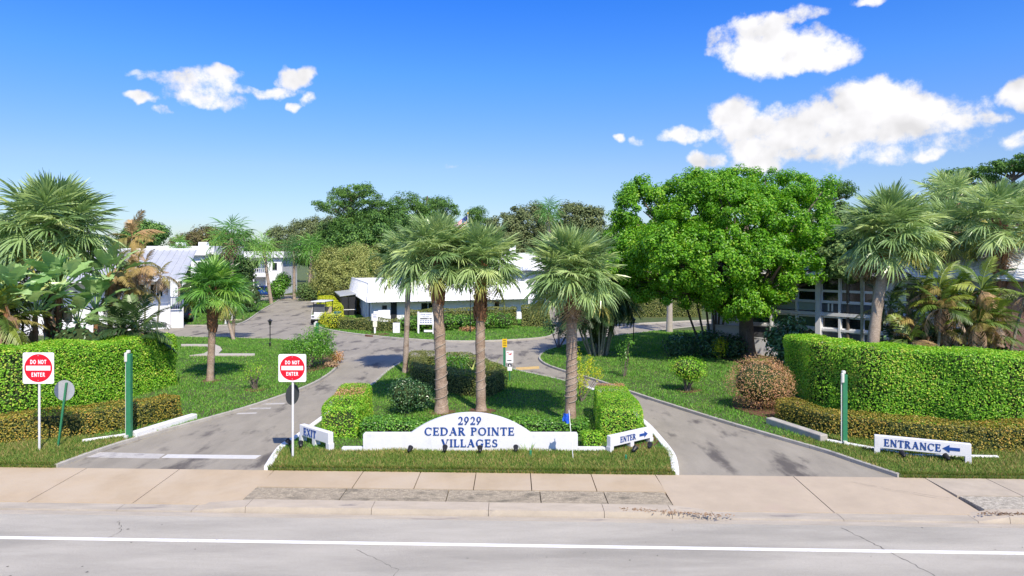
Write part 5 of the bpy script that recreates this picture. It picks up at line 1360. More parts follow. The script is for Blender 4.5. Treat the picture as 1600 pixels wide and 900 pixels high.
bgtree('dull green tree between the distant palms and the tall pine', 500, 108, [(470,362,30,16),(505,358,30,18),(440,370,24,14),(490,385,44,26)], 220, MT['lf_oak'], .27, per=130)
bgtree('deep green tree beside the dull oak, left of the tall pine', 520, 98, [(515,372,26,24),(545,376,26,26),(530,400,34,30)], 200, MT['lf_far'], .28, per=110)
bgtree('feathery olive tree beside the clubhouse porch', 545, 74, [(525,415,30,24),(560,410,34,24),(545,440,42,26),(510,435,24,22),(585,432,24,24)], 260, MT['lf_olive'], .20, per=170, kw=dict(shell=.5, inner=.3, flat=1.2, aspect=.4))
bgtree('grey brown oak crown right of the island palms, behind the white roof', 815, 88, [(790,358,34,22),(825,345,34,26),(800,378,44,20),(770,370,24,18)], 240, MT['lf_oak'], .27, per=130)
bgtree('grey brown oak next to the distant fan palm head, close to the great tree', 905, 84, [(895,340,30,20),(920,345,26,20),(905,368,44,22),(875,372,30,20)], 240, MT['lf_oak'], .27, per=130)
bgtree('olive green tree wall between the oak and the great tree', 925, 76, [(900,420,44,34),(950,400,34,44),(930,455,40,30)], 220, MT['lf_far'], .28, per=110)
bgtree('dark round tree above the metal roofed house', 233, 84, [(225,362,26,16),(240,368,22,14),(215,378,28,18)], 170, MT['lf_pine'], .28, per=110)
bgtree('rusty brown domed tree on the western skyline', 328, 112, [(322,368,26,12),(335,374,30,12),(310,380,34,12)], 150, MT['lf_brown'], .28, per=110)
bgtree('dark green tree mass behind the long hedge of the cross road', 1020, 74, [(990,450,40,30),(1030,455,44,30),(1075,450,40,34)], 200, MT['lf_far'], .28, per=110)
bgtree('dark tree filling the gap behind the great tree', 1300, 58, [(1290,360,44,50),(1330,380,40,50)], 200, MT['lf_far'], .28, per=110)
bgtree('dense dark tree behind the shaggy palms at the east', 1500, 55, [(1450,350,44,44),(1510,340,50,46),(1570,345,50,50),(1610,350,40,50)], 300, MT['lf_far'], .28, per=110)
bgtree('dark green tree screening the flat roofed block behind the short lawn palm', 365, 70, [(345,425,26,26),(372,424,20,22),(358,448,28,24),(335,455,26,20)], 260, MT['lf_far'], .26, per=110)
bgtree('dense dark green tree under and between the two tallest pines', 590, 94, [(575,350,40,22),(610,352,40,22),(560,375,44,28),(640,360,36,24)], 300, MT['lf_pine'], .28, per=110)
bgtree('dusky tree wedged between the great tree and the leaning fan palm', 1325, 36, [(1310,395,26,26),(1332,372,24,28),(1320,420,28,18),(1345,405,22,26)], 150, MT['lf_far'], .2, per=110, tr=.09)
feather_clump('scraggly rusty feather palm before the slope of the metal roof', (X(226,43),43), [(0,0,.1,0,Z(415,43)),(.5,.2,.9,.2,Z(432,43)),(-.5,.1,-.8,.1,Z(425,43))], 'yellow', 1.5, 41, 4, .06, 7, 3)
bgtree('tree behind the large dark fan palm', 40, 70, [(20,372,50,24),(70,378,44,22),(110,384,36,20)], 200, MT['lf_far'], .28, per=110)
# trees along the skyline: one crown shape and one trunk, many copies
protos = []
for v in range(3):
    bl = [(rnd.uniform(-3,3), rnd.uniform(-2,2), rnd.uniform(5,8.5), rnd.uniform(2.2,3.6), rnd.uniform(2,3), rnd.uniform(1.6,2.6)) for _ in range(7)]
    protos.append(tree('dark broadleaf tree of the far skyline belt', (-95 + 9*v, 150), bl, 120, 36, .62, 1.0, MT['lf_far' if v != 1 else 'lf_oak'], 4.5, .3, seed=v, group='trees along the far skyline', nl=5))
xs = np.linspace(-118, 118, 44)
for i, x in enumerate(xs):
    if i % 15 == 0 and i//15 < 3 and False: continue
    o = copy_tree(protos[i % 3]); d = 128 + 26*rnd.random(); o.location = (x, d, 0)
    topz = {True: 9.2}.get(x < -30, 10.2); s = rnd.uniform(.82, 1.08) * (topz/10.5) * d/135
    o.scale = (s*1.15, s, s); o.rotation_euler = (0, 0, rnd.uniform(0, 6.28))
    tag(o, 'dark broadleaf tree of the far skyline belt', 'tree', 'trees along the far skyline')
for v, o in enumerate(protos): o.location = (-12 + 14*v, 158, 0)
# ------------------------------------------------------------------ buildings
class Fr:
    """a building's own axes: a along the front, b inwards"""
    def __init__(s, o, ang): s.o = Vector((o[0], o[1], 0)); s.u = Vector((math.cos(ang), math.sin(ang), 0)); s.v = Vector((-math.sin(ang), math.cos(ang), 0)); s.ang = ang
    def P(s, a, b, z=0): return s.o + s.u*a + s.v*b + Vector((0,0,z))
    def box(s, q, a0, a1, b0, b1, z0, z1, m=0):
        c = s.P((a0+a1)/2, (b0+b1)/2, (z0+z1)/2); q.box(c, (a1-a0, b1-b0, z1-z0), s.ang, m)
    def part(s, name, m, parent, *boxes, bev=0):
        q = MB()
        for bx in boxes: s.box(q, *bx)
        o = q.build(name, m, parent)
        if bev: bevel(o, bev, 1)
        return o
def panel(name, m, parent, quad, th=.04, rib=.05):
    """one roof sheet: a thin slab with a raised seam along one edge; quad: low-left, low-right, high-right, high-left"""
    p = [Vector(x) for x in quad]; n = (p[1]-p[0]).cross(p[3]-p[0]).normalized()
    q = MB(); q.add([tuple(x) for x in p] + [tuple(x + n*th) for x in p], [(0,3,2,1),(4,5,6,7),(0,1,5,4),(1,2,6,5),(2,3,7,6),(3,0,4,7)])
    e = (p[1]-p[0]).normalized()*rib
    q.add([tuple(x + n*th) for x in (p[0], p[0]+e, p[3]+e, p[3])] + [tuple(x + n*(th+.045)) for x in (p[0], p[0]+e, p[3]+e, p[3])], [(4,5,6,7),(0,1,5,4),(1,2,6,5),(2,3,7,6),(3,0,4,7)])
    return q.build(name, m, parent)
def roof_run(parent, m, l0, l1, h0, h1, n, name='roof_panel'):
    """n sheets between the eave line l0-l1 and the upper line h0-h1"""
    l0, l1, h0, h1 = map(Vector, (l0, l1, h0, h1)); g = .008
    for i in range(n):
        f0, f1 = i/n + g/n, (i+1)/n - g/n
        panel(name, m, parent, (l0.lerp(l1,f0), l0.lerp(l1,f1), h0.lerp(h1,f1), h0.lerp(h1,f0)))
def window(fr, parent, a0, a1, b, z0, z1, gm='glass', nx=1, nz=1, fw=.06, fm='frame', label=None):
    """a framed window on the front plane b (b grows inwards): frame with one pane in each opening"""
    q = MB(); d0, d1 = b - .05, b + .03
    for i in range(nx + 1): x = a0 + (a1-a0)*i/nx; fr.box(q, x - fw/2, x + fw/2, d0, d1, z0, z1)
    for k in range(nz + 1): 
        z = z0 + (z1-z0)*k/nz
        for i in range(nx):
            fr.box(q, a0 + (a1-a0)*i/nx + fw/2, a0 + (a1-a0)*(i+1)/nx - fw/2, d0 + .004, d1, z - fw/2, z + fw/2)
    o = q.build('window', MT[fm], parent)
    for i in range(nx):
        for k in range(nz):
            q = MB(); fr.box(q, a0 + (a1-a0)*i/nx + fw/2, a0 + (a1-a0)*(i+1)/nx - fw/2, b - .012, b + .012, z0 + (z1-z0)*k/nz + fw/2, z0 + (z1-z0)*(k+1)/nz - fw/2); q.build('pane', MT[gm], o)
    return o

# the single storey clubhouse with its mansard roof
fr = Fr((-11.8, 55.7), math.atan2(4.6, 13.83)); LA, LB = 14.6, 17.3; ze, zt = 1.93, 3.39
t = thing('clubhouse', 'long low white clubhouse with a ribbed white mansard roof behind the island palms', 'building', fr.P(LA/2, LB/2))
fr.part('wall', MT['wall'], t, (.5, LA-.3, 1.0, 1.2, 0, ze+.1), (.5, .7, 1.2, LB-.8, 0, ze+.1), (LA-.5, LA-.3, 1.2, LB-.8, 0, ze+.1), (1.0, LA-.5, LB-1, LB-.8, 0, ze+.1))
fr.part('soffit', MT['wall'], t, (.06, LA-.06, .06, LB-.06, ze-.03, ze+.03))
rf = fr.part('roof', MT['flatroof'], t, (.29, LA-.65, 1.14, LB-1.1, zt-.12, zt-.01))
roof_run(rf, MT['roof'], fr.P(0,0,ze), fr.P(LA,0,ze), fr.P(.25,1.1,zt), fr.P(LA-.6,1.1,zt), 21)
roof_run(rf, MT['roof'], fr.P(0,LB,ze), fr.P(0,0,ze), fr.P(.25,LB-1.1,zt), fr.P(.25,1.1,zt), 22)
roof_run(rf, MT['roof'], fr.P(LA,0,ze), fr.P(LA,LB,ze), fr.P(LA-.6,1.1,zt), fr.P(LA-.6,LB-1.1,zt), 8)
fr.part('roof_trim', MT['roof'], rf, (.2, LA-.56, 1.06, 1.2, zt-.02, zt+.07), (.2, .34, 1.2, LB-1.1, zt-.02, zt+.07))
for a0, a1, nm, m in ((2.05,2.55,'door','dark'),(-.0,-.0,None,None)):
    if nm: fr.part(nm, MT[m], t, (a0, a1, .95, .995, 0, 1.88))
window(fr, t, 1.3, 1.75, .995, 1.25, 1.62, 'dark', fw=.04)
window(fr, t, 9.2, 9.7, .995, .75, 1.75, 'glass', nx=2, nz=1, fw=.05)
window(fr, t, 11.1, 11.6, .995, .75, 1.75, 'glass', fw=.05)
window(fr, t, 4.6, 6.4, .995, 1.0, 1.75, 'glass', nx=3, fw=.05)
q = MB(); fl = Fr(fr.P(.5, LB), fr.ang - math.pi/2)
fl.part('blue_door', MT['bluedoor'], t, (LB-3.0, LB-2.55, -.045, -.005, 0, 1.85))
fl.part('corner_board', MT['frame'], t, (LB-6.9, LB-6.7, -.06, -.005, 0, 1.9), (LB-5.2, LB-5.08, -.06, -.005, 0, 1.9))
for a_ in (LB-10.5, LB-8.9): window(fl, t, a_, a_+.9, -.005, .8, 1.7, 'glass', fw=.05)
# screened porch against its left side
pz = 1.75
tp = thing('screened_porch', 'dark screened porch with a pale lean-to roof at the clubhouse side', 'porch', fr.P(-.7, 12))
q = MB(); v = [fr.P(.25,9.2,2.10), fr.P(.25,16.4,2.10), fr.P(-1.5,16.4,1.9), fr.P(-1.5,9.2,1.9)]
q.add([tuple(x) for x in v] + [tuple(x + Vector((0,0,.1))) for x in v], [(0,1,2,3),(7,6,5,4),(0,4,5,1),(1,5,6,2),(2,6,7,3),(3,7,4,0)]); q.build('lean_to_roof', MT['roofgrey'], tp)
for bb in np.linspace(9.3, 16.3, 6): fr.part('post', MT['black'], tp, (-1.45,-1.35,bb-.05,bb+.05,0,1.96))
for aa in (-.7, .0): fr.part('post', MT['black'], tp, (aa-.05,aa+.05,9.25,9.35,0,1.92))
for i in range(5): bb = 9.35 + i*1.4; fr.part('screen', MT['dark'], tp, (-1.41,-1.39,bb+.01,bb+1.29,.1,1.85))
fr.part('screen', MT['dark'], tp, (-1.34,-.76,9.29,9.31,.1,1.85)); fr.part('screen', MT['dark'], tp, (-.64,-.06,9.29,9.31,.1,1.85))
fr.part('rail', MT['frame'], tp, (-1.47,-1.43,9.4,16.2,.62,.68), (-1.34,0,9.22,9.28,.62,.68))
b_ = G(600,511); tw = thing('white_screen', 'white board screen standing behind the clubhouse hedge', 'screen', (b_.x, b_.y + .6, 0))
q = MB(); q.box((X(600,b_.y+.6), b_.y+.6, .66), (.98,.08,1.3), fr.ang); bevel(q.build('board', MT['signwhite'], tw), .01, 1)

# west house with the standing seam roof
fr = Fr((-27.1, 54.0), math.atan2(.456, .89))
t = thing('metal_roof_house', 'white two storey house with a grey standing seam roof behind the exit hedge', 'house', fr.P(-5, 4.5))
fr.part('wall', MT['wall'], t, (-10,0,0,.25,0,3.95), (-.25,0,.25,9,0,3.95), (-10,-9.75,.25,9,0,3.95), (-9.75,-.25,8.75,9,0,3.95))
for a0, a1 in ((-1.35,-.45),(-2.6,-1.7),(-4.4,-3.3)):
    o = window(fr, t, a0, a1, -.0, 2.55, 3.55, 'glass', nx=2, nz=1); fr.part('sill', MT['frame'], o, (a0-.06, a1+.06, -.12, -.03, 2.43, 2.51))
fr.part('vent_panel', MT['louver'], t, (-1.5,-.18,-.03,-.002,.16,.42))
fr.part('corner_board', MT['white'], t, (-.08,.06,-.06,.1,0,3.9))
rf = fr.part('roof', MT['roofgrey'], t, (-10.4,.7,-1.4,9.5,3.86,3.915))
zr = 6.25
roof_run(rf, MT['roofgrey'], fr.P(-10.6,-1.6,3.92), fr.P(.85,-1.6,3.92), fr.P(-8.6,4.6,zr), fr.P(2.1,4.6,zr), 22)
roof_run(rf, MT['roofgrey'], fr.P(.85,-1.6,3.92), fr.P(.85,9.8,3.92), fr.P(2.1,4.6,zr), fr.P(2.1,4.7,zr), 14)
roof_run(rf, MT['roofgrey'], fr.P(.85,9.8,3.92), fr.P(-10.6,9.8,3.92), fr.P(2.1,4.7,zr), fr.P(-8.6,4.7,zr), 10)
fr.part('ridge_cap', MT['roof'], rf, (-8.7,2.12,4.52,4.78,zr+.02,zr+.12))
fr.part('gutter', MT['frame'], rf, (-10.6,.85,-1.72,-1.62,3.82,3.93))
st = thing('stair_porch', 'white railed stair porch at the corner of the metal roofed house', 'porch', fr.P(.55,1.2))
fr.part('low_wall', MT['white'], st, (.02,.98,.25,.37,0,1.28), (.9,1.0,.37,2.4,0,1.28))
for a0 in (.0,.92): fr.part('post', MT['white'], st, (a0,a0+.1,.22,.36,0,2.55))
fr.part('rail', MT['white'], st, (.1,.92,.26,.33,2.40,2.48), (.1,.92,.26,.33,1.44,1.5))
for i in range(6): a0 = .19 + i*.125; fr.part('baluster', MT['white'], st, (a0,a0+.045,.275,.315,1.5,2.40))
fr.part('floor', MT['frame'], st, (.05,.95,.4,2.6,1.25,1.35))
# the long white flat roof behind it and the balcony house
fr = Fr((X(238,76), 76), .02)
t = thing('flat_roof_block', 'long two storey white block with a flat white roof behind the metal roofed house', 'building', fr.P(5,3))
fr.part('wall', MT['wall'], t, (0,6.6,0,8,0,5.7)); fr.part('roof', MT['flatroof'], t, (-.4,7.0,-.5,8.4,5.72,6.75))
for i in range(3): window(fr, t, .8+i*2.1, 2.2+i*2.1, -.0, 3.4, 5.0, 'glass', nx=2)
q = MB(); 
for i in range(2): p = fr.P(2+i*2.6, 2.5, 6.95); q = MB(); q.box(p, (.9,.7,.55)); q.build('roof_vent', MT['frame'], t)
fr = Fr((X(374,97), 97), .05)
t = thing('balcony_house', 'white two storey house with a balcony behind the parked blue car', 'house', fr.P(3,4))
fr.part('wall', MT['wall'], t, (0,6.0,1.3,8,0,5.3), (3.9,6.0,0,1.28,0,5.3)); fr.part('roof', MT['roof'], t, (-.5,6.4,-.5,8.4,5.32,6.2))
window(fr, t, 1.3, 2.3, 1.3, 3.3, 4.9, 'dark', nx=1); window(fr, t, .2, 1.0, 1.3, 3.5, 4.8, 'glass'); window(fr, t, 4.6, 5.3, 0, 3.5, 4.6, 'glass'); window(fr, t, 4.6, 5.3, 0, .9, 2.1, 'glass')
window(fr, t, .6, 1.9, 1.3, .7, 2.2, 'dark', nx=2)
bl = fr.part('balcony', MT['white'], t, (0,3.88,0,1.28,2.55,2.8))
fr.part('rail', MT['white'], bl, (0,3.88,.02,.1,3.7,3.78))
for i in range(14): fr.part('baluster', MT['white'], bl, (.1+i*.28,.16+i*.28,.03,.09,2.8,3.7))
for a0 in (.0,1.9,3.7): fr.part('column', MT['white'], t, (a0,a0+.16,.0,.16,0,2.54))
# white villa between the palms
fr = Fr((X(742,78), 78), .10)
t = thing('white_villa', 'white house with sloping white roof glimpsed between the middle palms and the skirted palm', 'house', fr.P(5,5))
fr.part('wall', MT['wall'], t, (.5,11.3,.8,9,0,4.0))
rf = fr.part('roof', MT['flatroof'], t, (1.1,10.7,1.7,8.5,5.8,5.9))
roof_run(rf, MT['roof'], fr.P(0,0,3.95), fr.P(11.8,0,3.95), fr.P(.9,1.5,5.95), fr.P(10.9,1.5,5.95), 16)
roof_run(rf, MT['roof'], fr.P(11.8,0,3.95), fr.P(11.8,10,3.95), fr.P(10.9,1.5,5.95), fr.P(10.9,8.6,5.95), 8)
roof_run(rf, MT['roof'], fr.P(0,10,3.95), fr.P(0,0,3.95), fr.P(.9,8.6,5.95), fr.P(.9,1.5,5.95), 8)
fr.part('chimney', MT['wall'], rf, (4.3,5.0,3,3.8,5.88,6.9))
for i in range(5): window(fr, t, 1.0+i*2.1, 2.1+i*2.1, .8, 1.0, 2.6, 'glass', nx=2)
fr.part('door', MT['bluedoor'], t, (9.3,10.2,.74,.795,0,2.2))

# apartments on the east, running back towards the great tree
SQ = math.sqrt(2)
fr = Fr((14.5, 39.1), -math.pi/4)
ta = lambda q: q*SQ
t = thing('apartment_block', 'long two storey apartment block with banks of windows behind the long hedge', 'building', fr.P(8, 5))
fr.part('wall', MT['wall'], t, (ta(-2.4), ta(4.48), .02, .30, 0, 1.0), (ta(4.48), ta(7.9), .02, .30, 0, 4.85), (ta(-2.4), ta(-.75), .02, .30, 1.0, 4.85), (ta(-2.4), ta(-2.4)+.28, .30, 11, 0, 4.85), (ta(-2.1), ta(22), .9, 1.1, 0, 4.85))
fr.part('roof', MT['flatroof'], t, (ta(-2.3), ta(24), 1.0, 11, 6.1, 6.2))
rf = [o for o in t.children if o.name.startswith('roof')][0]
roof_run(rf, MT['roof'], fr.P(ta(-2.9),-.7,4.8), fr.P(ta(24),-.7,4.8), fr.P(ta(-2.4),.9,6.22), fr.P(ta(24),.9,6.22), 46)
roof_run(rf, MT['roof'], fr.P(ta(-2.9),11.6,4.8), fr.P(ta(-2.9),-.7,4.8), fr.P(ta(-2.4),10.6,6.22), fr.P(ta(-2.4),.9,6.22), 14)
fr.part('soffit', MT['wall'], t, (ta(-2.85), ta(24), -.65, .9, 4.74, 4.79))
bays = [(-.75,.25),(.25,1.27),(1.27,2.08),(2.18,2.88),(2.88,3.67),(3.67,4.44)]
for i, (t0, t1) in enumerate(bays):
    a0, a1 = ta(t0)+.06, ta(t1)-.06; pale = i < 3
    window(fr, t, a0, a1, .1, 1.96, 2.55, 'glass_teal' if pale else 'glass', nx=1, fw=.07)
    window(fr, t, a0, a1, .1, 1.08, 1.78, 'louver', nx=1, fw=.06)
    window(fr, t, a0, a1, .1, 3.40, 3.92, 'glass', nx=1, fw=.07)
    window(fr, t, a0, a1, .1, 3.98, 4.66, 'glass', nx=1, fw=.06)
    if pale: fr.part('infill_panel', MT['panel'], t, (a0, a1, .06, .12, 2.86, 3.28))
    else:
        for k in range(9): x = a0 + (a1-a0)*(k+.5)/9; fr.part('louver_blade', MT['louver' if k not in (3,5) or i != 3 else 'frame'], t, (x-(a1-a0)/20, x+(a1-a0)/20, .03+.02*(k%2), .10, 2.86, 3.28))
    fr.part('sill', MT['white'], t, (a0, a1, -.04, .16, 1.81, 1.93)); fr.part('transom', MT['frame'], t, (a0, a1, .0, .16, 3.30, 3.36))
fr.part('floor_beam', MT['white'], t, (ta(-.8), ta(2.08), -.10, .2, 2.62, 2.80), (ta(2.18), ta(4.75), -.10, .2, 2.62, 2.80))
for q_ in (-.75,.25,1.27,2.88,3.67): fr.part('mullion', MT['frame'], t, (ta(q_)-.055, ta(q_)+.055, -.06, .2, 1.0, 2.615), (ta(q_)-.055, ta(q_)+.055, -.06, .2, 2.805, 4.74))
fr.part('column', MT['white'], t, (ta(2.13)-.13, ta(2.13)+.13, -.22, .2, 0, 4.73))
fr.part('corner_column', MT['white'], t, (ta(4.48)-.05, ta(4.48)+.12, -.12, .015, 0, 4.73))
for a0, a1 in ((5.1,5.9),(6.2,6.7)): window(fr, t, ta(a0), ta(a1), .0, 1.1, 2.4, 'glass', nx=2); window(fr, t, ta(a0), ta(a1), .0, 3.3, 4.5, 'glass', nx=2)
fr.part('infill_panel', MT['panel'], t, (ta(6.85), ta(7.72), -.03, .015, .6, 4.3))
fr.part('downpipe', MT['white'], t, (ta(7.82), ta(7.92), -.35, -.05, 0, 4.7))
brick = bpy.data.materials.new('red_brick'); brick.use_nodes = True
nt = brick.node_tree; bs = nt.nodes['Principled BSDF']; bs.inputs['Roughness'].default_value = .9
bt_ = nt.nodes.new('ShaderNodeTexBrick'); tcn = nt.nodes.new('ShaderNodeTexCoord'); mpn = nt.nodes.new('ShaderNodeMapping')
mpn.inputs['Rotation'].default_value = (math.pi/2, 0, 0)
bt_.inputs['Color1'].default_value = (.30,.15,.12,1); bt_.inputs['Color2'].default_value = (.40,.23,.19,1); bt_.inputs['Mortar'].default_value = (.48,.42,.38,1)
bt_.inputs['Scale'].default_value = 4.6; bt_.inputs['Mortar Size'].default_value = .02
nt.links.new(tcn.outputs['Object'], mpn.inputs['Vector']); nt.links.new(mpn.outputs[0], bt_.inputs['Vector']); nt.links.new(bt_.outputs['Color'], bs.inputs['Base Color'])
bp = nt.nodes.new('ShaderNodeBump'); bp.inputs['Strength'].default_value = .5; bp.inputs['Distance'].default_value = .02; nt.links.new(bt_.outputs['Fac'], bp.inputs['Height']); bp.invert = True; nt.links.new(bp.outputs[0], bs.inputs['Normal'])
q = MB(); q.box((0,0,2.35), (ta(22)-ta(7.98), .3, 4.7)); o = link('brick_wall', q.mesh('brick_wall', brick), t, fr.P((ta(22)+ta(7.98))/2, -.1) - wloc(t), (0,0,fr.ang))
# low cream wall at the end of the block
wl = thing('cream_wall', 'low cream garden wall at the end of the apartment block behind the great trunk', 'wall', (12.2,40.2,0))
q = MB(); a_, c_ = Vector((11.6,40.6,0)), Vector((13.5,38.9,0)); q.beam(a_ + Vector((0,0,.85)), c_ + Vector((0,0,.85)), .2, 1.7); bevel(q.build('wall', MT['cream'], wl), .02, 1)
q = MB(); q.beam(a_ + Vector((0,0,1.745)), c_ + Vector((0,0,1.745)), .28, .08); q.build('coping', MT['cream'], wl)

# ------------------------------------------------------------------ vehicles and garden things
def car(label, base, rz, paint, name='parked_car'):
    t = thing(name, label, 'car', (base[0], base[1], ZD), rz)
    sec = [(-2.15,.45,.78),(-2.1,.35,.92),(-1.6,.30,.98),(-.6,.28,1.0),(.7,.28,.98),(1.5,.30,.90),(2.0,.35,.78),(2.18,.45,.62)]
    q = MB(); V = []
    for x, z0, z1 in sec:
        w = .88 if abs(x) < 1.8 else .80 if abs(x) < 2.12 else .68
        V += [(x,-w*.92,z0),(x,-w,z0+.18),(x,-w*.97,z1-.1),(x,-w*.84,z1),(x,w*.84,z1),(x,w*.97,z1-.1),(x,w,z0+.18),(x,w*.92,z0)]
    f = [(i*8+j, i*8+(j+1)%8, i*8+8+(j+1)%8, i*8+8+j) for i in range(len(sec)-1) for j in range(8)] + [tuple(range(7,-1,-1)), tuple(range((len(sec)-1)*8, len(sec)*8))]
    q.add(V, f); link('body', q.mesh('body', paint, True), t)
    def ring(pts): 
        q = MB(); V = []
        for x, z, w in pts: V += [(x,-w,z),(x,w,z)]
        return q, V
    q = MB(); lo = [(-1.95,.95),(1.15,.95)]; hi = [(-1.35,1.45),(.35,1.45)]
    V = [(-1.95,-.76,.95),(1.15,-.76,.95),(.3,-.60,1.45),(-1.3,-.60,1.45),(-1.95,.76,.95),(1.15,.76,.95),(.3,.60,1.45),(-1.3,.60,1.45)]
    q.add(V, [(0,1,2,3),(7,6,5,4),(1,5,6,2),(4,0,3,7)]); link('windows', q.mesh('windows', MT['glass']), t)
    q = MB(); q.box((-.5,0,1.47), (1.72,1.24,.06)); o = link('roof', q.mesh('roof', paint), t); bevel(o, .025, 2)
    for s in (-1, 1):
        for x in (-1.93,-.45,1.1): 
            q = MB(); hx = -1.33 if x < -1 else (-.45 if x < 0 else .32); q.beam((x,s*.765,.94), (hx,s*.61,1.46), .06, .05); link('pillar', q.mesh('pillar', paint), t)
        for x in (-1.35, 1.35):
            q = MB(); q.tube([(x,s*.68,.31),(x,s*.90,.31)], .31, 16); w = link('wheel', q.mesh('wheel', MT['tyre']), t)
            q = MB(); q.tube([(x,s*.895,.31),(x,s*.915,.31)], .19, 12); link('rim', q.mesh('rim', MT['alu']), w)
        q = MB(); q.box((2.08,s*.56,.66), (.16,.26,.12)); link('headlight', q.mesh('headlight', MT['signwhite']), t)
        q = MB(); q.box((-2.11,s*.60,.76), (.1,.24,.12)); link('tail_light', q.mesh('tail_light', MT['red']), t)
    return t
cb = G(412,463.5); car('bright blue car parked in the dark driveway before the balcony house', cb, R(172), MT['car'])
car('dark car whose tail shows past the stair porch of the metal roofed house', (-29.0, 59.8), R(118), surf('dark_car_paint', (.015,.016,.018), .3, .05, 3, spec=.6))

cb = G(504,506); t = thing('golf_cart', 'white roofed golf cart parked nose out beside the lime hedges', 'golf cart', (cb.x, cb.y, ZL), R(-8))
def pt(name, m, *bx, bev=.02, parent=None):
    q = MB()
    for c, s in bx: q.box(c, s)
    o = link(name, q.mesh(name, m), parent or t); 
    if bev: bevel(o, bev, 2)
    return o
pt('body', MT['cartwhite'], ((0,-.85,.55),(1.12,.5,.42)), ((0,.55,.55),(1.14,1.3,.36)), ((0,-.62,.82),(1.0,.14,.3)), bev=.06)
pt('bumper', MT['black'], ((0,-1.13,.34),(1.0,.1,.16))); pt('floor', MT['black'], ((0,-.2,.36),(1.1,1.0,.07)))
pt('seat', surf('tan_seat', (.42,.36,.28), .6, .06, 4), ((0,.35,.82),(1.06,.5,.16))); pt('backrest', surf('tan_back', (.42,.36,.28), .6, .06, 4), ((0,.66,1.1),(1.06,.12,.45)))
pt('roof', MT['cartwhite'], ((0,-.05,1.86),(1.22,1.9,.09)), bev=.035)
for x, y in ((-.54,-.62),(.54,-.62),(-.54,.78),(.54,.78)): pt('post', MT['black'], ((x,y,1.31),(.045,.045,1.02)), bev=0)
pt('windscreen', MT['louver'], ((0,-.66,1.28),(1.0,.015,.72)), bev=0); pt('steering_wheel', MT['black'], ((-.26,-.42,1.02),(.36,.05,.06)))
for s in (-1,1): pt('headlight', MT['louver'], ((s*.36,-1.105,.62),(.2,.02,.12)), bev=0)
for x in (-.5,.5):
    for y in (-.82,.72): q = MB(); q.tube([(x-.09,y,.22),(x+.09,y,.22)], .22, 14); w = link('wheel', q.mesh('wheel', MT['tyre']), t)

cb = G(357,501); t = thing('garden_chair', 'white garden chair with a rounded back on the far lawn', 'chair', (cb.x, cb.y, ZL), R(20))
for x in (-.3,.3): pt('leg', MT['signwhite'], ((x,-.3,.22),(.07,.08,.44))); pt('leg', MT['signwhite'], ((x,.3,.2),(.07,.08,.4))); pt('armrest', MT['signwhite'], ((x*1.15,0,.66),(.13,.75,.04))); pt('arm_post', MT['signwhite'], ((x*1.15,-.3,.54),(.06,.06,.22)))
for k in range(5): pt('seat_slat', MT['signwhite'], ((0,-.32+k*.15,.46-.02*k),(.62,.12,.03)), bev=0)
for k in range(5):
    h = (.62,.76,.82,.76,.62)[k]; q = MB(); x = -.26 + .13*k; q.beam((x,.30,.42), (x*1.25,.30+.26*h,.42+h), .11, .025); link('back_slat', q.mesh('back_slat', MT['signwhite']), t)
pad('path', [cb + Vector((1.0*math.cos(a)*1.2, .75*math.sin(a), 0)) for a in [i*math.tau/16 for i in range(16)]], ZL + .005, surf('sand', (.50,.42,.30), .95, .1, 4))
pb = G(352.5,507); t = thing('white_post', 'tall white post standing before the garden chair', 'post', pb)
q = MB(); q.box((pb.x, pb.y, .92), (.16,.16,1.84)); bevel(q.build('shaft', MT['signwhite'], t), .01, 1); q = MB(); q.add([(pb.x-.1,pb.y-.1,1.84),(pb.x+.1,pb.y-.1,1.84),(pb.x+.1,pb.y+.1,1.84),(pb.x-.1,pb.y+.1,1.84),(pb.x,pb.y,2.05)], [(0,1,4),(1,2,4),(2,3,4),(3,0,4),(3,2,1,0)]); q.build('finial', MT['signwhite'], t)
q = MB(); q.box((pb.x, pb.y-.1, 1.35), (.34,.04,.42)); q.build('plate', MT['signwhite'], t)
pb = G(334,528); t = thing('grey_pole', 'short blue grey pole at the edge of the side road', 'pole', pb); q = MB(); q.tube([pb, (pb.x,pb.y,Z(491,pb.y))], .05, 8); q.build('shaft', MT['alu'], t)
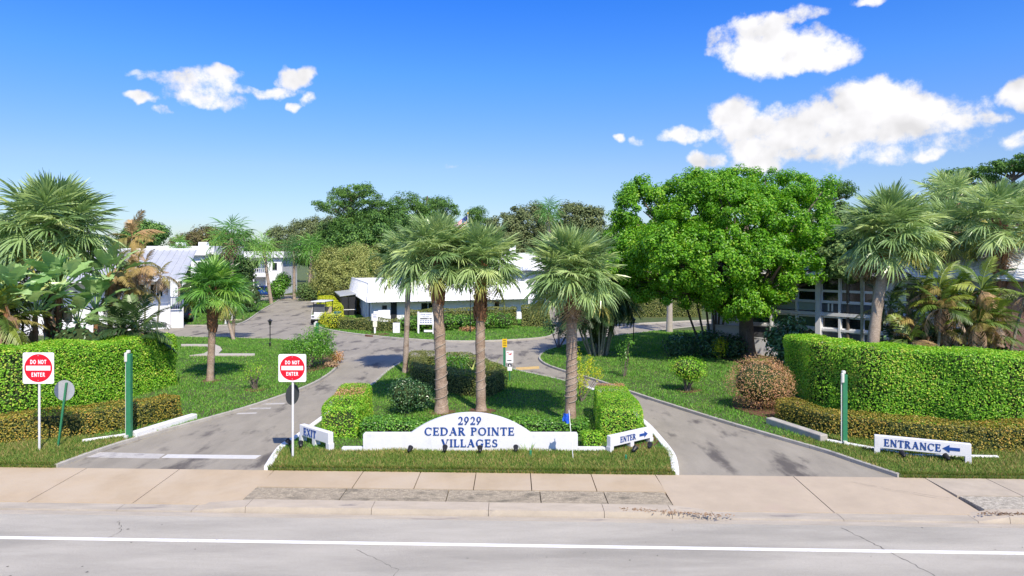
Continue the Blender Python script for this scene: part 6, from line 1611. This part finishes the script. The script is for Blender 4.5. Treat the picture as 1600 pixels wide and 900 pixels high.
q = MB(); q.box((pb.x,pb.y,.05), (.16,.16,.1)); q.build('foot', MT['alu'], t)
pb = G(527,507); t = thing('litter_bin', 'teal bin between the lime bushes beside the cart', 'bin', pb); q = MB(); q.box((pb.x,pb.y,.5), (.5,.5,1.0)); bevel(q.build('body', MT['tealbin'], t), .03, 2); q = MB(); q.box((pb.x,pb.y,1.03), (.56,.56,.08)); bevel(q.build('lid', MT['tealbin'], t), .02, 1)
# flag on its pole beyond the palms
d = 104; px_ = 731; t = thing('flagpole', 'tall white flagpole with a striped flag hanging, behind the tallest island palm', 'flagpole', (X(px_,d), d, 0))
ztop = Z(334, d); q = MB(); q.tube([(X(px_,d),d,0),(X(px_,d),d,ztop)], [.09,.05], 8); q.build('pole', MT['signwhite'], t); q = MB(); q.ball((X(px_,d),d,ztop+.08), .12, 8, 6); q.build('finial', MT['yellow'], t)
def flagpt(u, v): return (X(px_,d) - .06 - 2.0*u, d + .18*math.sin(u*6+v*2), ztop - .25 - 1.5*v - 1.35*u*(1-.15*v) + .08*math.sin(u*7))
fl_red = surf('flag_red', (.55,.02,.04), .7, .05); fl_wh = surf('flag_white', (.75,.75,.75), .7, .05); fl_bl = surf('flag_navy', (.01,.03,.22), .7, .05)
for k in range(13):
    q = MB(); u0 = .42 if k < 7 else 0; n = 8; V = []
    for i in range(n+1): u = u0 + (1-u0)*i/n; V += [flagpt(u, k/13), flagpt(u, (k+1)/13)]
    q.add(V, [(2*i, 2*i+1, 2*i+3, 2*i+2) for i in range(n)]); q.build('stripe', fl_red if k % 2 == 0 else fl_wh, t)
q = MB(); V = []
for i in range(5): V += [flagpt(.42*i/4, 0), flagpt(.42*i/4, 7/13)]
q.add(V, [(2*i, 2*i+1, 2*i+3, 2*i+2) for i in range(4)]); q.build('canton', fl_bl, t)
q = MB()
for r_ in range(5):
    for c_ in range(5):
        p = flagpt(.42*(c_+.5)/5, 7/13*(r_+.5)/5); q.box((p[0], p[1]-.01, p[2]), (.06,.01,.06))
q.build('stars', fl_wh, t)
